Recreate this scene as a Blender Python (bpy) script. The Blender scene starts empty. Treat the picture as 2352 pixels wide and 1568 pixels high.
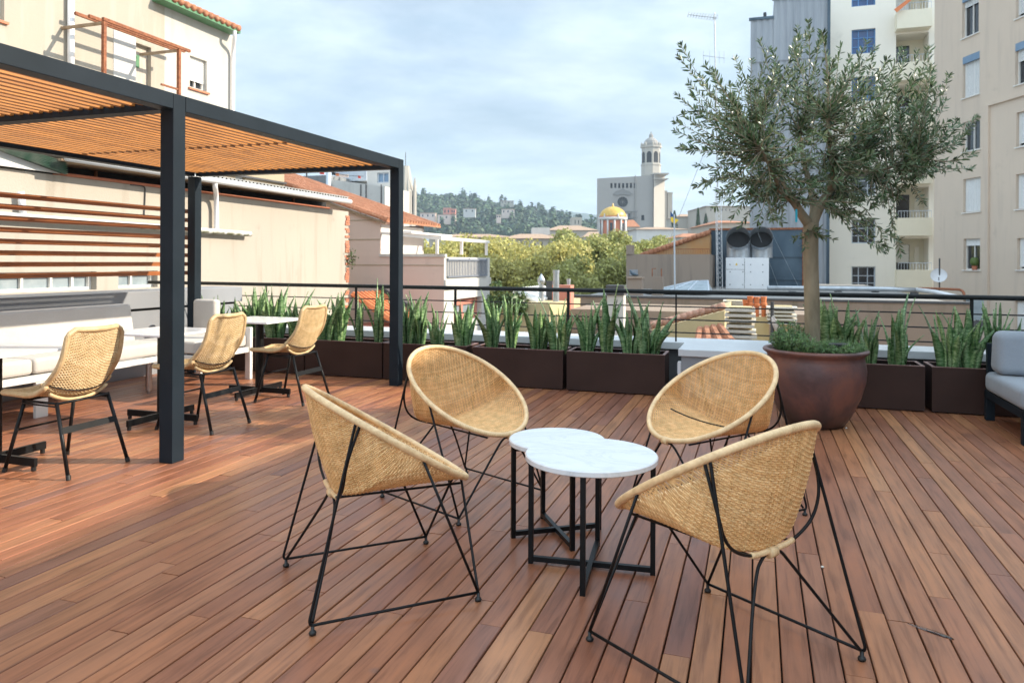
import bpy, math, random
from mathutils import Vector, Matrix
random.seed(7)
R = math.radians
SC = bpy.context.scene
COL = SC.collection
# ---------------------------------------------------------------- camera model (solved from the photograph's lines)
F = 1700.25; RO = R(.2526); TH = R(18.34); CZ = 1.42
cr, sr = math.cos(RO), math.sin(RO); S_, C_ = math.sin(TH), math.cos(TH)
def un(x, y):
    xi = x-1176; yi = y-600.96
    return (xi*cr+yi*sr)/F, (-xi*sr+yi*cr)/F
def W(a, b, z=0.0):                      # deck frame (a along the boards, b across to the right) -> world
    return Vector((a*S_+b*C_, a*C_-b*S_, z))
def PYz(x, y, Y):                        # point seen at (x,y) at distance Y
    u, v = un(x, y); return Vector((u*Y, Y, CZ-v*Y))
def PA(x, y, a):                         # on the plane a=const -> (b, z)
    u, v = un(x, y); Y = a/(u*S_+C_); return (u*Y*C_-Y*S_, CZ-v*Y)
def PB(x, y, b):                         # on the plane b=const -> (a, z)
    u, v = un(x, y); Y = b/(u*C_-S_); return (u*Y*S_+Y*C_, CZ-v*Y)
def GP(x, y, z=0.0):
    u, v = un(x, y); Y = (CZ-z)/v; return Vector((u*Y, Y, z))
def toab(p): return (p[0]*S_+p[1]*C_, p[0]*C_-p[1]*S_)

# ---------------------------------------------------------------- mesh builder
class MB:
    def __init__(s, off=(0, 0, 0)): s.v = []; s.f = []; s.o = Vector(off)
    def add(s, vs, fs):
        n = len(s.v); s.v.extend([tuple(Vector(p)-s.o) for p in vs]); s.f.extend([tuple(i+n for i in f) for f in fs]); return s
    def box(s, x0, x1, y0, y1, z0, z1):
        s.add([(x0,y0,z0),(x1,y0,z0),(x1,y1,z0),(x0,y1,z0),(x0,y0,z1),(x1,y0,z1),(x1,y1,z1),(x0,y1,z1)],
              [(0,3,2,1),(4,5,6,7),(0,1,5,4),(1,2,6,5),(2,3,7,6),(3,0,4,7)]); return s
    def hexa(s, lo, hi):                 # two quads -> closed solid
        s.add(list(lo)+list(hi), [(0,3,2,1),(4,5,6,7),(0,1,5,4),(1,2,6,5),(2,3,7,6),(3,0,4,7)]); return s
    def quad(s, *p): s.add(p, [tuple(range(len(p)))]); return s
    def prism(s, poly, d):               # polygon (3d points) extruded along vector d
        n = len(poly); d = Vector(d); q = [Vector(p)+d for p in poly]
        s.add(list(poly)+q, [tuple(range(n))[::-1], tuple(range(n, 2*n))]+[(i, (i+1) % n, n+(i+1) % n, n+i) for i in range(n)]); return s
    def tube(s, path, r, n=8, closed=False, caps=True, flat=None):
        P = [Vector(p) for p in path]; m = len(P); rs = r if isinstance(r, (list, tuple)) else [r]*m
        up = Vector((0, 0, 1)); rings = []; prev = None
        for i in range(m):
            if closed: t = P[(i+1) % m]-P[i-1]
            else: t = P[min(i+1, m-1)]-P[max(i-1, 0)]
            if t.length < 1e-9: t = Vector((0, 0, 1))
            t.normalize()
            if prev is None:
                q = up if abs(t.dot(up)) < .95 else Vector((1, 0, 0)); nx = t.cross(q).normalized()
            else:
                nx = prev-t*prev.dot(t)
                nx = nx.normalized() if nx.length > 1e-6 else t.cross(Vector((1, 0, 0))).normalized()
            prev = nx; ny = t.cross(nx)
            rings.append([P[i]+(nx*math.cos(2*math.pi*k/n)+ny*math.sin(2*math.pi*k/n))*rs[i] for k in range(n)])
        vs = [p for rg in rings for p in rg]; fs = []
        for i in range(m if closed else m-1):
            j = (i+1) % m
            for k in range(n): fs.append((i*n+k, i*n+(k+1) % n, j*n+(k+1) % n, j*n+k))
        if caps and not closed: fs.append(tuple(range(n))[::-1]); fs.append(tuple((m-1)*n+k for k in range(n)))
        s.add(vs, fs); return s
    def lathe(s, prof, n=32, c=(0, 0, 0), cap=True):
        vs = []; fs = []; m = len(prof)
        for r, z in prof:
            for k in range(n): vs.append((c[0]+r*math.cos(2*math.pi*k/n), c[1]+r*math.sin(2*math.pi*k/n), c[2]+z))
        for i in range(m-1):
            for k in range(n): fs.append((i*n+k, i*n+(k+1) % n, (i+1)*n+(k+1) % n, (i+1)*n+k))
        if cap:
            if prof[0][0] > 1e-4: fs.append(tuple(range(n))[::-1])
            if prof[-1][0] > 1e-4: fs.append(tuple((m-1)*n+k for k in range(n)))
        s.add(vs, fs); return s
    def wall(s, u0, u1, z0, z1, holes, mp, dep=.18):     # facade skin with openings and reveals; mp(u, z, depth)->xyz
        us = sorted(set([u0, u1]+[h[0] for h in holes]+[h[1] for h in holes])); zs = sorted(set([z0, z1]+[h[2] for h in holes]+[h[3] for h in holes]))
        us = [u for u in us if u0 <= u <= u1]; zs = [z for z in zs if z0 <= z <= z1]
        for i in range(len(us)-1):
            for j in range(len(zs)-1):
                a, b, c, d = us[i], us[i+1], zs[j], zs[j+1]; mu, mz = (a+b)/2, (c+d)/2
                if any(h[0] < mu < h[1] and h[2] < mz < h[3] for h in holes): continue
                s.quad(mp(a, c, 0), mp(b, c, 0), mp(b, d, 0), mp(a, d, 0))
        for a, b, c, d in holes:
            s.quad(mp(a, c, 0), mp(a, d, 0), mp(a, d, dep), mp(a, c, dep)); s.quad(mp(b, c, 0), mp(b, c, dep), mp(b, d, dep), mp(b, d, 0))
            s.quad(mp(a, c, 0), mp(a, c, dep), mp(b, c, dep), mp(b, c, 0)); s.quad(mp(a, d, 0), mp(b, d, 0), mp(b, d, dep), mp(a, d, dep))
        return s
    def build(s, name, mat, parent=None, smooth=False, bevel=0, seg=2, sub=0):
        me = bpy.data.meshes.new(name); me.from_pydata(s.v, [], s.f); me.validate(); me.update()
        if smooth: me.polygons.foreach_set('use_smooth', [True]*len(me.polygons))
        me.materials.append(mat); o = bpy.data.objects.new(name, me); COL.objects.link(o)
        if parent: o.parent = parent
        if bevel:
            m = o.modifiers.new('bev', 'BEVEL'); m.width = bevel; m.segments = seg; m.limit_method = 'ANGLE'; m.angle_limit = R(40)
        if sub:
            m = o.modifiers.new('sub', 'SUBSURF'); m.levels = sub; m.render_levels = sub
        return o
def tag(o, label=None, cat=None, group=None, kind=None):
    if label: o['label'] = label
    if cat: o['category'] = cat
    if group: o['group'] = group
    if kind: o['kind'] = kind
    return o
def thing(name, label, cat, loc=(0, 0, 0), rz=0.0, group=None):
    o = bpy.data.objects.new(name, None); o.empty_display_size = .1; COL.objects.link(o)
    o.location = loc; o.rotation_euler = (0, 0, rz); return tag(o, label, cat, group)
def dthing(name, label, cat, a, b, z=0, group=None):       # a thing whose axes follow the deck (local x=b, y=a)
    return thing(name, label, cat, W(a, b, z), -TH, group)
def dup(o, loc=None, rz=None, label=None):
    c = o.copy(); COL.objects.link(c)
    if loc is not None: c.location = loc
    if rz is not None: c.rotation_euler = (0, 0, rz)
    if label: c['label'] = label
    for ch in list(o.children):
        d = ch.copy(); COL.objects.link(d); d.parent = c
        for g in list(ch.children):
            e = g.copy(); COL.objects.link(e); e.parent = d
    return c

# ---------------------------------------------------------------- materials
def lin(h): return tuple(((c/255)/12.92 if c/255 <= .04045 else ((c/255+.055)/1.055)**2.4) for c in h)
class N:
    def __init__(s, name):
        s.m = bpy.data.materials.new(name); s.m.use_nodes = True; s.t = s.m.node_tree; s.b = s.t.nodes['Principled BSDF']
    def n(s, t, **k):
        x = s.t.nodes.new(t)
        for a, v in k.items():
            if a.startswith('i_'): x.inputs[int(a[2:])].default_value = v
            else: setattr(x, a, v)
        return x
    def l(s, a, ao, b, bi): s.t.links.new(a.outputs[ao], b.inputs[bi])
    def co(s, scale=(1, 1, 1), what='Object'):
        t = s.n('ShaderNodeTexCoord'); m = s.n('ShaderNodeMapping'); m.inputs['Scale'].default_value = scale; s.l(t, what, m, 0); return m
    def noise(s, vec, scale, detail=4, rough=.55, dist=0):
        x = s.n('ShaderNodeTexNoise'); x.inputs['Scale'].default_value = scale; x.inputs['Detail'].default_value = detail
        x.inputs['Roughness'].default_value = rough; x.inputs['Distortion'].default_value = dist; s.l(vec, 0, x, 'Vector'); return x
    def ramp(s, src, so, pts):
        r = s.n('ShaderNodeValToRGB'); e = r.color_ramp.elements
        while len(e) < len(pts): e.new(.5)
        for i, (p, c) in enumerate(pts): e[i].position = p; e[i].color = (*c, 1) if len(c) == 3 else c
        s.l(src, so, r, 0); return r
    def mix(s, a, b, fac, mode='MIX'):       # a, b, fac: (node, out) or constant
        x = s.n('ShaderNodeMix', data_type='RGBA', blend_type=mode)
        for v, i in ((fac, 0), (a, 6), (b, 7)):
            if isinstance(v, tuple) and hasattr(v[0], 'outputs'): s.t.links.new(v[0].outputs[v[1]], x.inputs[i])
            else: x.inputs[i].default_value = v if i == 0 else (*v, 1)
        return (x, 2)
    def bump(s, src, so, st=.3, dist=.01):
        b = s.n('ShaderNodeBump'); b.inputs['Strength'].default_value = st; b.inputs['Distance'].default_value = dist
        s.l(src, so, b, 'Height'); s.l(b, 0, s.b, 'Normal')
    def col(s, a): s.t.links.new(a[0].outputs[a[1]], s.b.inputs['Base Color'])
    def set(s, **k):
        for a, v in k.items(): s.b.inputs[a.replace('_', ' ')].default_value = v
        return s
def pm(name, c1, c2, scale=6, rough=.6, bump=0, stretch=(1, 1, 1), metal=0, spec=.5, bscale=None, bdist=.005, lo=.3, hi=.7, rvar=0):
    x = N(name); m = x.co(stretch); n = x.noise(m, scale, 6); r = x.ramp(n, 0, [(lo, c1), (hi, c2)]); x.l(r, 0, x.b, 'Base Color')
    x.set(Roughness=rough, Metallic=metal); x.b.inputs['Specular IOR Level'].default_value = spec
    if bump:
        nb = x.noise(m, bscale or scale*4, 4); x.bump(nb, 0, bump, bdist)
    if rvar:
        mr = x.n('ShaderNodeMapRange'); mr.inputs[3].default_value = rough-rvar; mr.inputs[4].default_value = rough+rvar; x.l(n, 0, mr, 0); x.l(mr, 0, x.b, 'Roughness')
    return x.m
def stucco(name, base, stain, scale=.5, streak=.5, rough=.9, dark=None):
    x = N(name); m = x.co(); n = x.noise(m, scale, 8, .62)
    a = x.ramp(n, 0, [(.38, base), (.68, tuple(c*.86+.03 for c in base))])
    mv = x.co((1.3, 1.3, .12)); nv = x.noise(mv, 2.2, 6, .6); rv = x.ramp(nv, 0, [(.52, (0, 0, 0)), (.78, (streak,)*3)])
    c = x.mix((a, 0), stain, (rv, 0)); n2 = x.noise(m, scale*5, 8, .7); r2 = x.ramp(n2, 0, [(.6, (0, 0, 0)), (.75, (.55,)*3)])
    c = x.mix(c, dark or tuple(q*.7 for q in base), (r2, 0)); x.col(c); x.set(Roughness=rough)
    nb = x.noise(m, 30, 5); x.bump(nb, 0, .25, .02); return x.m
def wood(name, cols, rough=.42, axis=1, gs=1.0, bump=.15, spec=.5):
    x = N(name); g = x.n('ShaderNodeNewGeometry'); st = [14*gs, 14*gs, 14*gs]; st[axis] = .9*gs
    t = x.n('ShaderNodeTexCoord'); off = x.n('ShaderNodeVectorMath', operation='ADD'); sc = x.n('ShaderNodeVectorMath', operation='SCALE'); cmb = x.n('ShaderNodeCombineXYZ')
    for i in range(3): x.l(g, 'Random Per Island', cmb, i)
    x.l(cmb, 0, sc, 0); sc.inputs['Scale'].default_value = 37.0; x.l(t, 'Object', off, 0); x.l(sc, 0, off, 1)
    m = x.n('ShaderNodeMapping'); m.inputs['Scale'].default_value = st; x.l(off, 0, m, 0)
    n = x.noise(m, 2.4, 8, .6, .6)
    base = x.ramp(g, 'Random Per Island', [(i/(len(cols)-1), c) for i, c in enumerate(cols)])
    gr = x.ramp(n, 0, [(.32, (.62, .58, .56)), (.52, (1, 1, 1)), (.72, (1.18, 1.14, 1.08))])
    c = x.mix((base, 0), (gr, 0), 1.0, 'MULTIPLY')
    n2 = x.noise(off, 3.0, 5, .6); r2 = x.ramp(n2, 0, [(.35, (.82, .8, .82)), (.7, (1.1, 1.09, 1.08))]); c = x.mix(c, (r2, 0), .8, 'MULTIPLY')
    x.col(c); x.set(Roughness=rough); x.b.inputs['Specular IOR Level'].default_value = spec
    mr = x.n('ShaderNodeMapRange'); mr.inputs[3].default_value = rough-.08; mr.inputs[4].default_value = rough+.14; x.l(n2, 0, mr, 0); x.l(mr, 0, x.b, 'Roughness')
    x.bump(n, 0, bump, .002); return x
M = {}
_dk = wood('deck_wood', [(.35,.142,.068),(.275,.105,.056),(.40,.170,.078),(.235,.102,.070),(.36,.146,.070),(.30,.115,.060),(.44,.205,.095),(.33,.130,.066)], .34, 1, bump=.12)
# dark screw marks and scuffs on the planks
def deck_marks(x):
    t = x.n('ShaderNodeTexCoord'); v = x.n('ShaderNodeTexVoronoi'); v.inputs['Scale'].default_value = 3.4; x.l(t, 'Object', v, 'Vector')
    r = x.ramp(v, 'Distance', [(.03, (.8,)*3), (.085, (0, 0, 0))]); n = x.n('ShaderNodeTexNoise'); n.inputs['Scale'].default_value = 1.3; x.l(t, 'Object', n, 'Vector')
    rr = x.ramp(n, 0, [(.5, (0, 0, 0)), (.62, (1, 1, 1))]); f = x.mix((r, 0), (rr, 0), 1.0, 'MULTIPLY')
    old = x.b.inputs['Base Color'].links[0].from_socket; mx = x.n('ShaderNodeMix', data_type='RGBA'); x.t.links.new(f[0].outputs[2], mx.inputs[0]); x.t.links.new(old, mx.inputs[6]); mx.inputs[7].default_value = (.10, .09, .095, 1)
    x.t.links.new(mx.outputs[2], x.b.inputs['Base Color'])
deck_marks(_dk); M['deck'] = _dk.m
M['slat'] = wood('slat_wood', [(.38,.148,.028),(.34,.125,.023),(.41,.172,.037),(.36,.138,.025)], .5, 1, bump=.1).m
M['screen'] = wood('screen_wood', [(.40,.13,.03),(.34,.105,.025),(.45,.155,.036)], .45, 1, bump=.1).m
M['under'] = pm('under_deck', (.012,.009,.008), (.02,.015,.012), 8, .9)
M['steel'] = pm('black_steel', (.005,.0055,.0065), (.008,.0085,.0095), 20, .42, .05, spec=.25)
M['anth'] = pm('anthracite_aluminium', (.010,.017,.024), (.015,.023,.032), 3, .5, .08, bscale=200, bdist=.0006, spec=.16)
M['rail'] = pm('railing_steel', (.009,.011,.012), (.015,.017,.018), 6, .5, .05, spec=.25)
M['planter'] = pm('corten_brown_metal', (.036,.018,.014), (.052,.027,.021), 2.5, .55, .1, bscale=90, bdist=.001, rvar=.08, spec=.22)
M['planter_in'] = pm('planter_lip', (.20,.11,.095), (.26,.15,.13), 8, .5)
M['marble'] = None
def marble():
    x = N('white_marble'); m = x.co((1, 2.2, 1)); m.inputs['Rotation'].default_value = (0, 0, .5); n = x.noise(m, 2.2, 8, .6, 1.6); r = x.ramp(n, 0, [(.455, (.78,.79,.80)), (.495, (.68,.70,.72)), (.515, (.75,.76,.775)), (.56, (.79,.80,.81))])
    n2 = x.noise(m, 5, 6); r2 = x.ramp(n2, 0, [(.3, (.90,.91,.92)), (.7, (1,1,1))]); c = x.mix((r, 0), (r2, 0), 1.0, 'MULTIPLY'); x.col(c); x.set(Roughness=.22); return x.m
M['marble'] = marble()
M['tabletop'] = pm('white_laminate', (.80,.80,.82), (.86,.86,.87), 3, .16)
M['white_metal'] = pm('white_painted_metal', (.74,.72,.68), (.78,.76,.72), 5, .4)
M['chrome'] = pm('brushed_metal', (.5,.5,.5), (.6,.6,.6), 20, .3, metal=1)
def fabric(name, c1, c2):
    x = N(name); m = x.co(); n = x.noise(m, 3, 5); r = x.ramp(n, 0, [(.3, c1), (.7, c2)]); nn = x.noise(m, 260, 2); r2 = x.ramp(nn, 0, [(.35, (.86,)*3), (.65, (1.06,)*3)])
    c = x.mix((r, 0), (r2, 0), 1.0, 'MULTIPLY'); x.col(c); x.set(Roughness=.9); x.b.inputs['Sheen Weight'].default_value = .15
    n3 = x.noise(m, 7, 4); x.bump(n3, 0, .25, .02); return x.m
M['cream_fabric'] = fabric('cream_fabric', (.53,.50,.46), (.58,.55,.51))
M['grey_fabric'] = fabric('grey_fabric', (.25,.28,.32), (.29,.32,.36))
def rattan(name, cols, rough=.5):
    x = N(name); g = x.n('ShaderNodeNewGeometry'); r = x.ramp(g, 'Random Per Island', [(i/(len(cols)-1), c) for i, c in enumerate(cols)])
    m = x.co(); n = x.noise(m, 22, 5); r2 = x.ramp(n, 0, [(.25, (.74,.70,.64)), (.6, (1.05,1.05,1.05))]); c = x.mix((r, 0), (r2, 0), 1.0, 'MULTIPLY'); x.col(c)
    x.set(Roughness=rough); nb = x.noise(m, 160, 3); x.bump(nb, 0, .25, .002); return x.m
M['rattan'] = rattan('rattan_weave', [(.82,.49,.205),(.86,.535,.24),(.76,.43,.17),(.90,.60,.29),(.84,.51,.22)])
M['cane'] = rattan('rattan_cane', [(.82,.56,.30),(.86,.61,.34)], .42)
M['rattan2'] = rattan('pale_rattan_weave', [(.58,.42,.22),(.63,.475,.27),(.54,.375,.18),(.66,.51,.30)])
M['cane2'] = rattan('pale_rattan_cane', [(.56,.40,.21),(.62,.46,.26)], .45)
def bind_rings(m, s=190):
    t = m.node_tree; b = t.nodes['Principled BSDF']; w = t.nodes.new('ShaderNodeTexWave'); w.inputs['Scale'].default_value = s/6.28; w.inputs['Distortion'].default_value = 1.5
    tc = t.nodes.new('ShaderNodeTexCoord'); t.links.new(tc.outputs['Object'], w.inputs['Vector']); bp = t.nodes.new('ShaderNodeBump'); bp.inputs['Strength'].default_value = .35; bp.inputs['Distance'].default_value = .003
    t.links.new(w.outputs[1], bp.inputs['Height']); t.links.new(bp.outputs[0], b.inputs['Normal'])
bind_rings(M['cane']); bind_rings(M['cane2'])
M['pebble'] = None
def pebbles():
    x = N('pebble_mulch'); g = x.n('ShaderNodeNewGeometry'); r = x.ramp(g, 'Random Per Island', [(0, (.03,.035,.045)), (.5, (.10,.11,.13)), (.75, (.35,.36,.38)), (1, (.75,.75,.74))]); x.l(r, 0, x.b, 'Base Color'); x.set(Roughness=.6); return x.m
M['pebble'] = pebbles()
def snake():
    x = N('snake_plant_leaf'); g = x.n('ShaderNodeNewGeometry'); t = x.n('ShaderNodeTexCoord'); m = x.n('ShaderNodeMapping'); m.inputs['Scale'].default_value = (9, 9, 34); x.l(t, 'Object', m, 0)
    n = x.noise(m, 1.7, 5, .6, 1.4); r = x.ramp(n, 0, [(.34, (.040,.105,.034)), (.47, (.105,.215,.072)), (.58, (.31,.42,.235))])
    r2 = x.ramp(g, 'Random Per Island', [(0, (.6,.7,.6)), (.5, (1,1,.95)), (1, (1.5,1.4,1.1))]); c = x.mix((r, 0), (r2, 0), 1.0, 'MULTIPLY'); x.col(c); x.set(Roughness=.38); return x.m
M['snake'] = snake()
def leafmat(name, top, back, var=.5, rough=.45, trans=.25):
    x = N(name); g = x.n('ShaderNodeNewGeometry'); r = x.ramp(g, 'Random Per Island', [(0, tuple(c*(1-var) for c in top)), (.55, top), (1, tuple(min(1, c*(1+var)) for c in top))])
    c = x.mix((r, 0), back, (g, 'Backfacing')); x.col(c); x.set(Roughness=rough)
    if trans:
        tr = x.n('ShaderNodeBsdfTranslucent'); mx = x.n('ShaderNodeMixShader'); mx.inputs[0].default_value = trans; x.t.links.new(c[0].outputs[c[1]], tr.inputs[0])
        o = x.t.nodes['Material Output']; x.l(x.b, 0, mx, 1); x.l(tr, 0, mx, 2); x.l(mx, 0, o, 0)
    return x.m
M['olive'] = leafmat('olive_leaf', (.060,.110,.046), (.17,.225,.125), .6, .34, .2)
M['herb'] = leafmat('herb_leaf', (.16,.28,.10), (.24,.34,.18), .6)
M['plane'] = leafmat('plane_tree_leaf', (.48,.44,.14), (.47,.43,.17), .35, .6, .3)
M['plane2'] = leafmat('plane_tree_leaf_green', (.35,.355,.115), (.35,.35,.13), .38, .6, .3)
M['bark'] = pm('olive_bark', (.17,.14,.09), (.33,.275,.185), 9, .85, .6, (1, 1, .35), bscale=26, bdist=.012)
M['bark2'] = pm('grey_bark', (.10,.085,.065), (.2,.17,.13), 3, .9, .4)
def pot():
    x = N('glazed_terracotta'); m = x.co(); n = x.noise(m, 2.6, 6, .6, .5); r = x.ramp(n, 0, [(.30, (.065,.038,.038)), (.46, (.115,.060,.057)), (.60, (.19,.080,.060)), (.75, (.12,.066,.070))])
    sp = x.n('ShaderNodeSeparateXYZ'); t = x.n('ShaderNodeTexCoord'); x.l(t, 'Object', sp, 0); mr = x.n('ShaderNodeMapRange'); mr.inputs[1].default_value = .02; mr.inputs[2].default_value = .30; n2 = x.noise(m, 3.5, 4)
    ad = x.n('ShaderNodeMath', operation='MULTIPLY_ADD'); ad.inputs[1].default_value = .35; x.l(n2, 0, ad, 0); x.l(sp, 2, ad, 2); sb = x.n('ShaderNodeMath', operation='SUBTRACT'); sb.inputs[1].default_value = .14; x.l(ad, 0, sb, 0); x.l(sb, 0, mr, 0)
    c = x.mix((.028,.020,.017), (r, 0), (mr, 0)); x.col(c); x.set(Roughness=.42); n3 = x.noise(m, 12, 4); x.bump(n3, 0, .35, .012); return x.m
M['pot'] = pot()
M['soil'] = pm('dark_soil', (.02,.016,.012), (.05,.04,.03), 20, .95, .6)
M['coping'] = pm('pale_coping', (.58,.61,.64), (.66,.69,.71), 4, .28)
M['parapet'] = pm('grey_parapet', (.085,.09,.098), (.11,.115,.12), 3, .6)
M['greybox'] = pm('grey_panel', (.24,.255,.28), (.28,.29,.31), 2, .45)
M['cream_wall'] = stucco('cream_stucco', (.43,.385,.325), (.27,.235,.18), .35, .75)
M['beige_wall'] = stucco('beige_stucco', (.40,.355,.29), (.50,.48,.43), .35, .55)
M['ochre_wall'] = stucco('ochre_stucco', (.40,.33,.23), (.28,.24,.18), .6, .6)
M['pink_wall'] = stucco('pink_stucco', (.66,.52,.45), (.55,.44,.39), .3, .3)
M['white_wall'] = stucco('white_stucco', (.58,.565,.535), (.44,.42,.39), .4, .3)
M['grey_wall'] = stucco('grey_plaster', (.58,.56,.52), (.36,.35,.33), .35, .6)
M['dgrey_wall'] = stucco('dark_grey_plaster', (.22,.23,.235), (.12,.12,.12), .5, .6)
M['brown_wall'] = stucco('brown_render', (.28,.22,.175), (.12,.10,.085), .5, .7)
M['moss_wall'] = stucco('mossy_render', (.30,.225,.17), (.13,.125,.07), .7, .8)
M['yellow_wall'] = stucco('yellow_stucco', (.56,.46,.26), (.42,.35,.2), .6, .35)
M['apt_cream'] = stucco('apartment_cream', (.88,.83,.72), (.74,.69,.59), .12, .22)
M['apt_beige'] = stucco('apartment_beige', (.67,.555,.445), (.48,.40,.33), .15, .5)
M['balc'] = stucco('balcony_cream', (.82,.76,.60), (.7,.65,.5), .3, .2)
M['stone'] = stucco('shaded_cathedral_stone', (.31,.29,.265), (.20,.19,.175), .05, .5)  # darker than spire_stone: the front face's shade is put into the colour
M['stone2'] = stucco('spire_stone', (.42,.385,.33), (.31,.285,.25), .1, .4)
M['salmon'] = stucco('salmon_render', (.56,.22,.16), (.45,.18,.13), .8, .3)
def tiles(name, c1, c2, c3):
    x = N(name); m = x.co(); n = x.noise(m, 2.2, 6, .7); n2 = x.noise(m, 14, 4, .7); r = x.ramp(n2, 0, [(.3, c1), (.5, c2), (.7, c3)]); rr = x.ramp(n, 0, [(.3, (.6,.58,.56)), (.7, (1.1,1.08,1.05))])
    c = x.mix((r, 0), (rr, 0), 1.0, 'MULTIPLY'); x.col(c); x.set(Roughness=.9); return x.m
M['tile'] = tiles('terracotta_tile', (.30,.12,.065), (.46,.20,.11), (.55,.32,.21))
M['tile2'] = tiles('pale_terracotta_tile', (.50,.27,.20), (.62,.36,.27), (.68,.46,.37))
M['tile3'] = tiles('orange_tile', (.55,.16,.06), (.62,.20,.08), (.6,.25,.12))
M['farroof'] = tiles('old_tile_roof', (.36,.24,.17), (.44,.31,.22), (.5,.38,.29))
M['corr'] = pm('corrugated_fibre_cement', (.23,.23,.225), (.36,.355,.34), 3, .85, .2)
M['gutter'] = pm('zinc_gutter', (.62,.63,.65), (.72,.73,.74), 4, .35, metal=.0)
M['pvc'] = pm('white_pvc', (.80,.79,.80), (.84,.83,.84), 4, .35)
def mossy():
    x = N('mossy_pipe'); m = x.co(); n = x.noise(m, 5, 6, .7); sp = x.n('ShaderNodeSeparateXYZ'); g = x.n('ShaderNodeNewGeometry'); x.l(g, 'Normal', sp, 0)
    mr = x.n('ShaderNodeMapRange'); mr.inputs[1].default_value = .35; mr.inputs[2].default_value = -.5; x.l(sp, 2, mr, 0); mu = x.n('ShaderNodeMath', operation='MULTIPLY'); x.l(mr, 0, mu, 0); r = x.ramp(n, 0, [(.38, (0,)*3), (.55, (1,)*3)]); x.l(r, 0, mu, 1)
    c = x.mix((.66,.66,.64), (.10,.105,.04), (mu, 0)); x.col(c); x.set(Roughness=.8); return x.m
M['mossy'] = mossy()
M['green_sheet'] = pm('green_corrugated', (.05,.17,.11), (.30,.34,.30), 2.5, .6, .1, lo=.35, hi=.6)
M['white_sheet'] = pm('white_translucent_sheet', (.62,.62,.60), (.74,.73,.71), 3, .6)
M['rust'] = pm('rusty_iron', (.16,.05,.022), (.34,.13,.06), 14, .85, .4)
M['rustwood'] = pm('weathered_timber', (.24,.16,.10), (.36,.27,.18), 9, .85, .3, (1, .2, 1))
M['green_paint'] = pm('green_paint', (.07,.19,.09), (.10,.25,.13), 4, .5)
M['shutter'] = pm('white_shutter', (.80,.80,.78), (.84,.84,.82), 3, .5)
M['door'] = pm('old_plank_door', (.40,.35,.29), (.55,.50,.43), 5, .8, .3, (6, 6, .6))
M['glass'] = pm('dark_window_glass', (.015,.02,.026), (.03,.038,.046), 2, .06, spec=.8)
M['bluewin'] = pm('blue_window_panel', (.02,.06,.17), (.03,.09,.24), 2, .1, spec=.7)
M['bluefr'] = pm('blue_frame', (.09,.22,.45), (.10,.25,.5), 2, .5)
M['greyfr'] = pm('grey_frame', (.42,.47,.53), (.48,.53,.58), 2, .5)
M['lightglass'] = pm('milky_glass', (.20,.25,.28), (.32,.37,.40), 3, .15)
M['blueblind'] = pm('blue_blind', (.16,.25,.36), (.2,.3,.42), 3, .6)
M['dark'] = pm('dark_interior', (.012,.012,.013), (.02,.02,.02), 3, .8)
M['clad'] = None
def clad():
    x = N('corrugated_cladding'); m = x.co(); n = x.noise(x.co((1, 1, .12)), .7, 6); r = x.ramp(n, 0, [(.3, (.29,.315,.345)), (.7, (.37,.395,.425))]); n2 = x.noise(x.co((3, 3, .25)), 1.2, 5); r2 = x.ramp(n2, 0, [(.45, (1,1,1)), (.8, (.72,.72,.74))]); c = x.mix((r, 0), (r2, 0), 1.0, 'MULTIPLY'); x.col(c); x.set(Roughness=.55); return x.m
M['clad'] = clad()
M['bluemetal'] = pm('blue_grey_sheet_metal', (.025,.052,.080), (.09,.135,.175), 1.0, .4, .05, (1, 1, .5), rvar=.1)
M['duct'] = pm('galvanised_duct', (.34,.37,.40), (.50,.53,.56), 4, .32, metal=.55)
M['unit'] = pm('white_unit', (.74,.75,.77), (.79,.80,.81), 3, .4)
M['gold'] = pm('gold_dome_tile', (.50,.29,.035), (.68,.43,.08), 1.2, .42, spec=.6)
M['brickred'] = pm('red_brick', (.46,.16,.09), (.55,.21,.12), 6, .85)
M['slab'] = pm('pale_concrete_slab', (.56,.53,.46), (.66,.63,.56), 5, .85, .2)
M['gravel'] = pm('gravel_roof', (.22,.21,.2), (.34,.33,.31), 20, .95, .3)
M['ground'] = pm('city_ground', (.16,.155,.15), (.24,.23,.21), .05, .95)
M['hill'] = pm('hillside_earth', (.06,.075,.035), (.11,.11,.055), .02, .95)
M['hilltree'] = leafmat('hill_foliage', (.045,.080,.030), (.055,.085,.035), .65, .7, 0)
M['farhill'] = pm('far_hill_wood', (.035,.055,.03), (.05,.07,.035), .01, .95)
M['grey_sat'] = pm('dish_grey', (.66,.67,.69), (.7,.71,.73), 3, .45)
M['slate'] = pm('dark_slate', (.05,.052,.055), (.08,.08,.085), 4, .6)
M['cloth_red'] = pm('red_cloth', (.55,.06,.05), (.6,.09,.06), 3, .9)
M['orange_pot'] = pm('orange_clay', (.58,.17,.06), (.64,.22,.09), 6, .8)
M['facade_bounce'] = stucco('hotel_facade', (.30,.27,.24), (.24,.21,.19), .2, .2)
M['yellowsign'] = pm('yellow_sticker', (.75,.52,.03), (.8,.56,.04), 3, .5)
M['pot_black'] = pm('black_plastic', (.01,.01,.01), (.015,.015,.015), 3, .5)
M['cactus'] = pm('cactus_green', (.06,.10,.02), (.12,.17,.04), 20, .7, .5)
M['flagblue'] = pm('blue_pennant', (.02,.07,.2), (.03,.09,.24), 3, .8)
M['bluefr2'] = pm('cyan_tape', (.02,.45,.62), (.03,.5,.68), 5, .5)
M['vine'] = leafmat('vine_leaf', (.08,.13,.04), (.1,.14,.06), .5)
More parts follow.
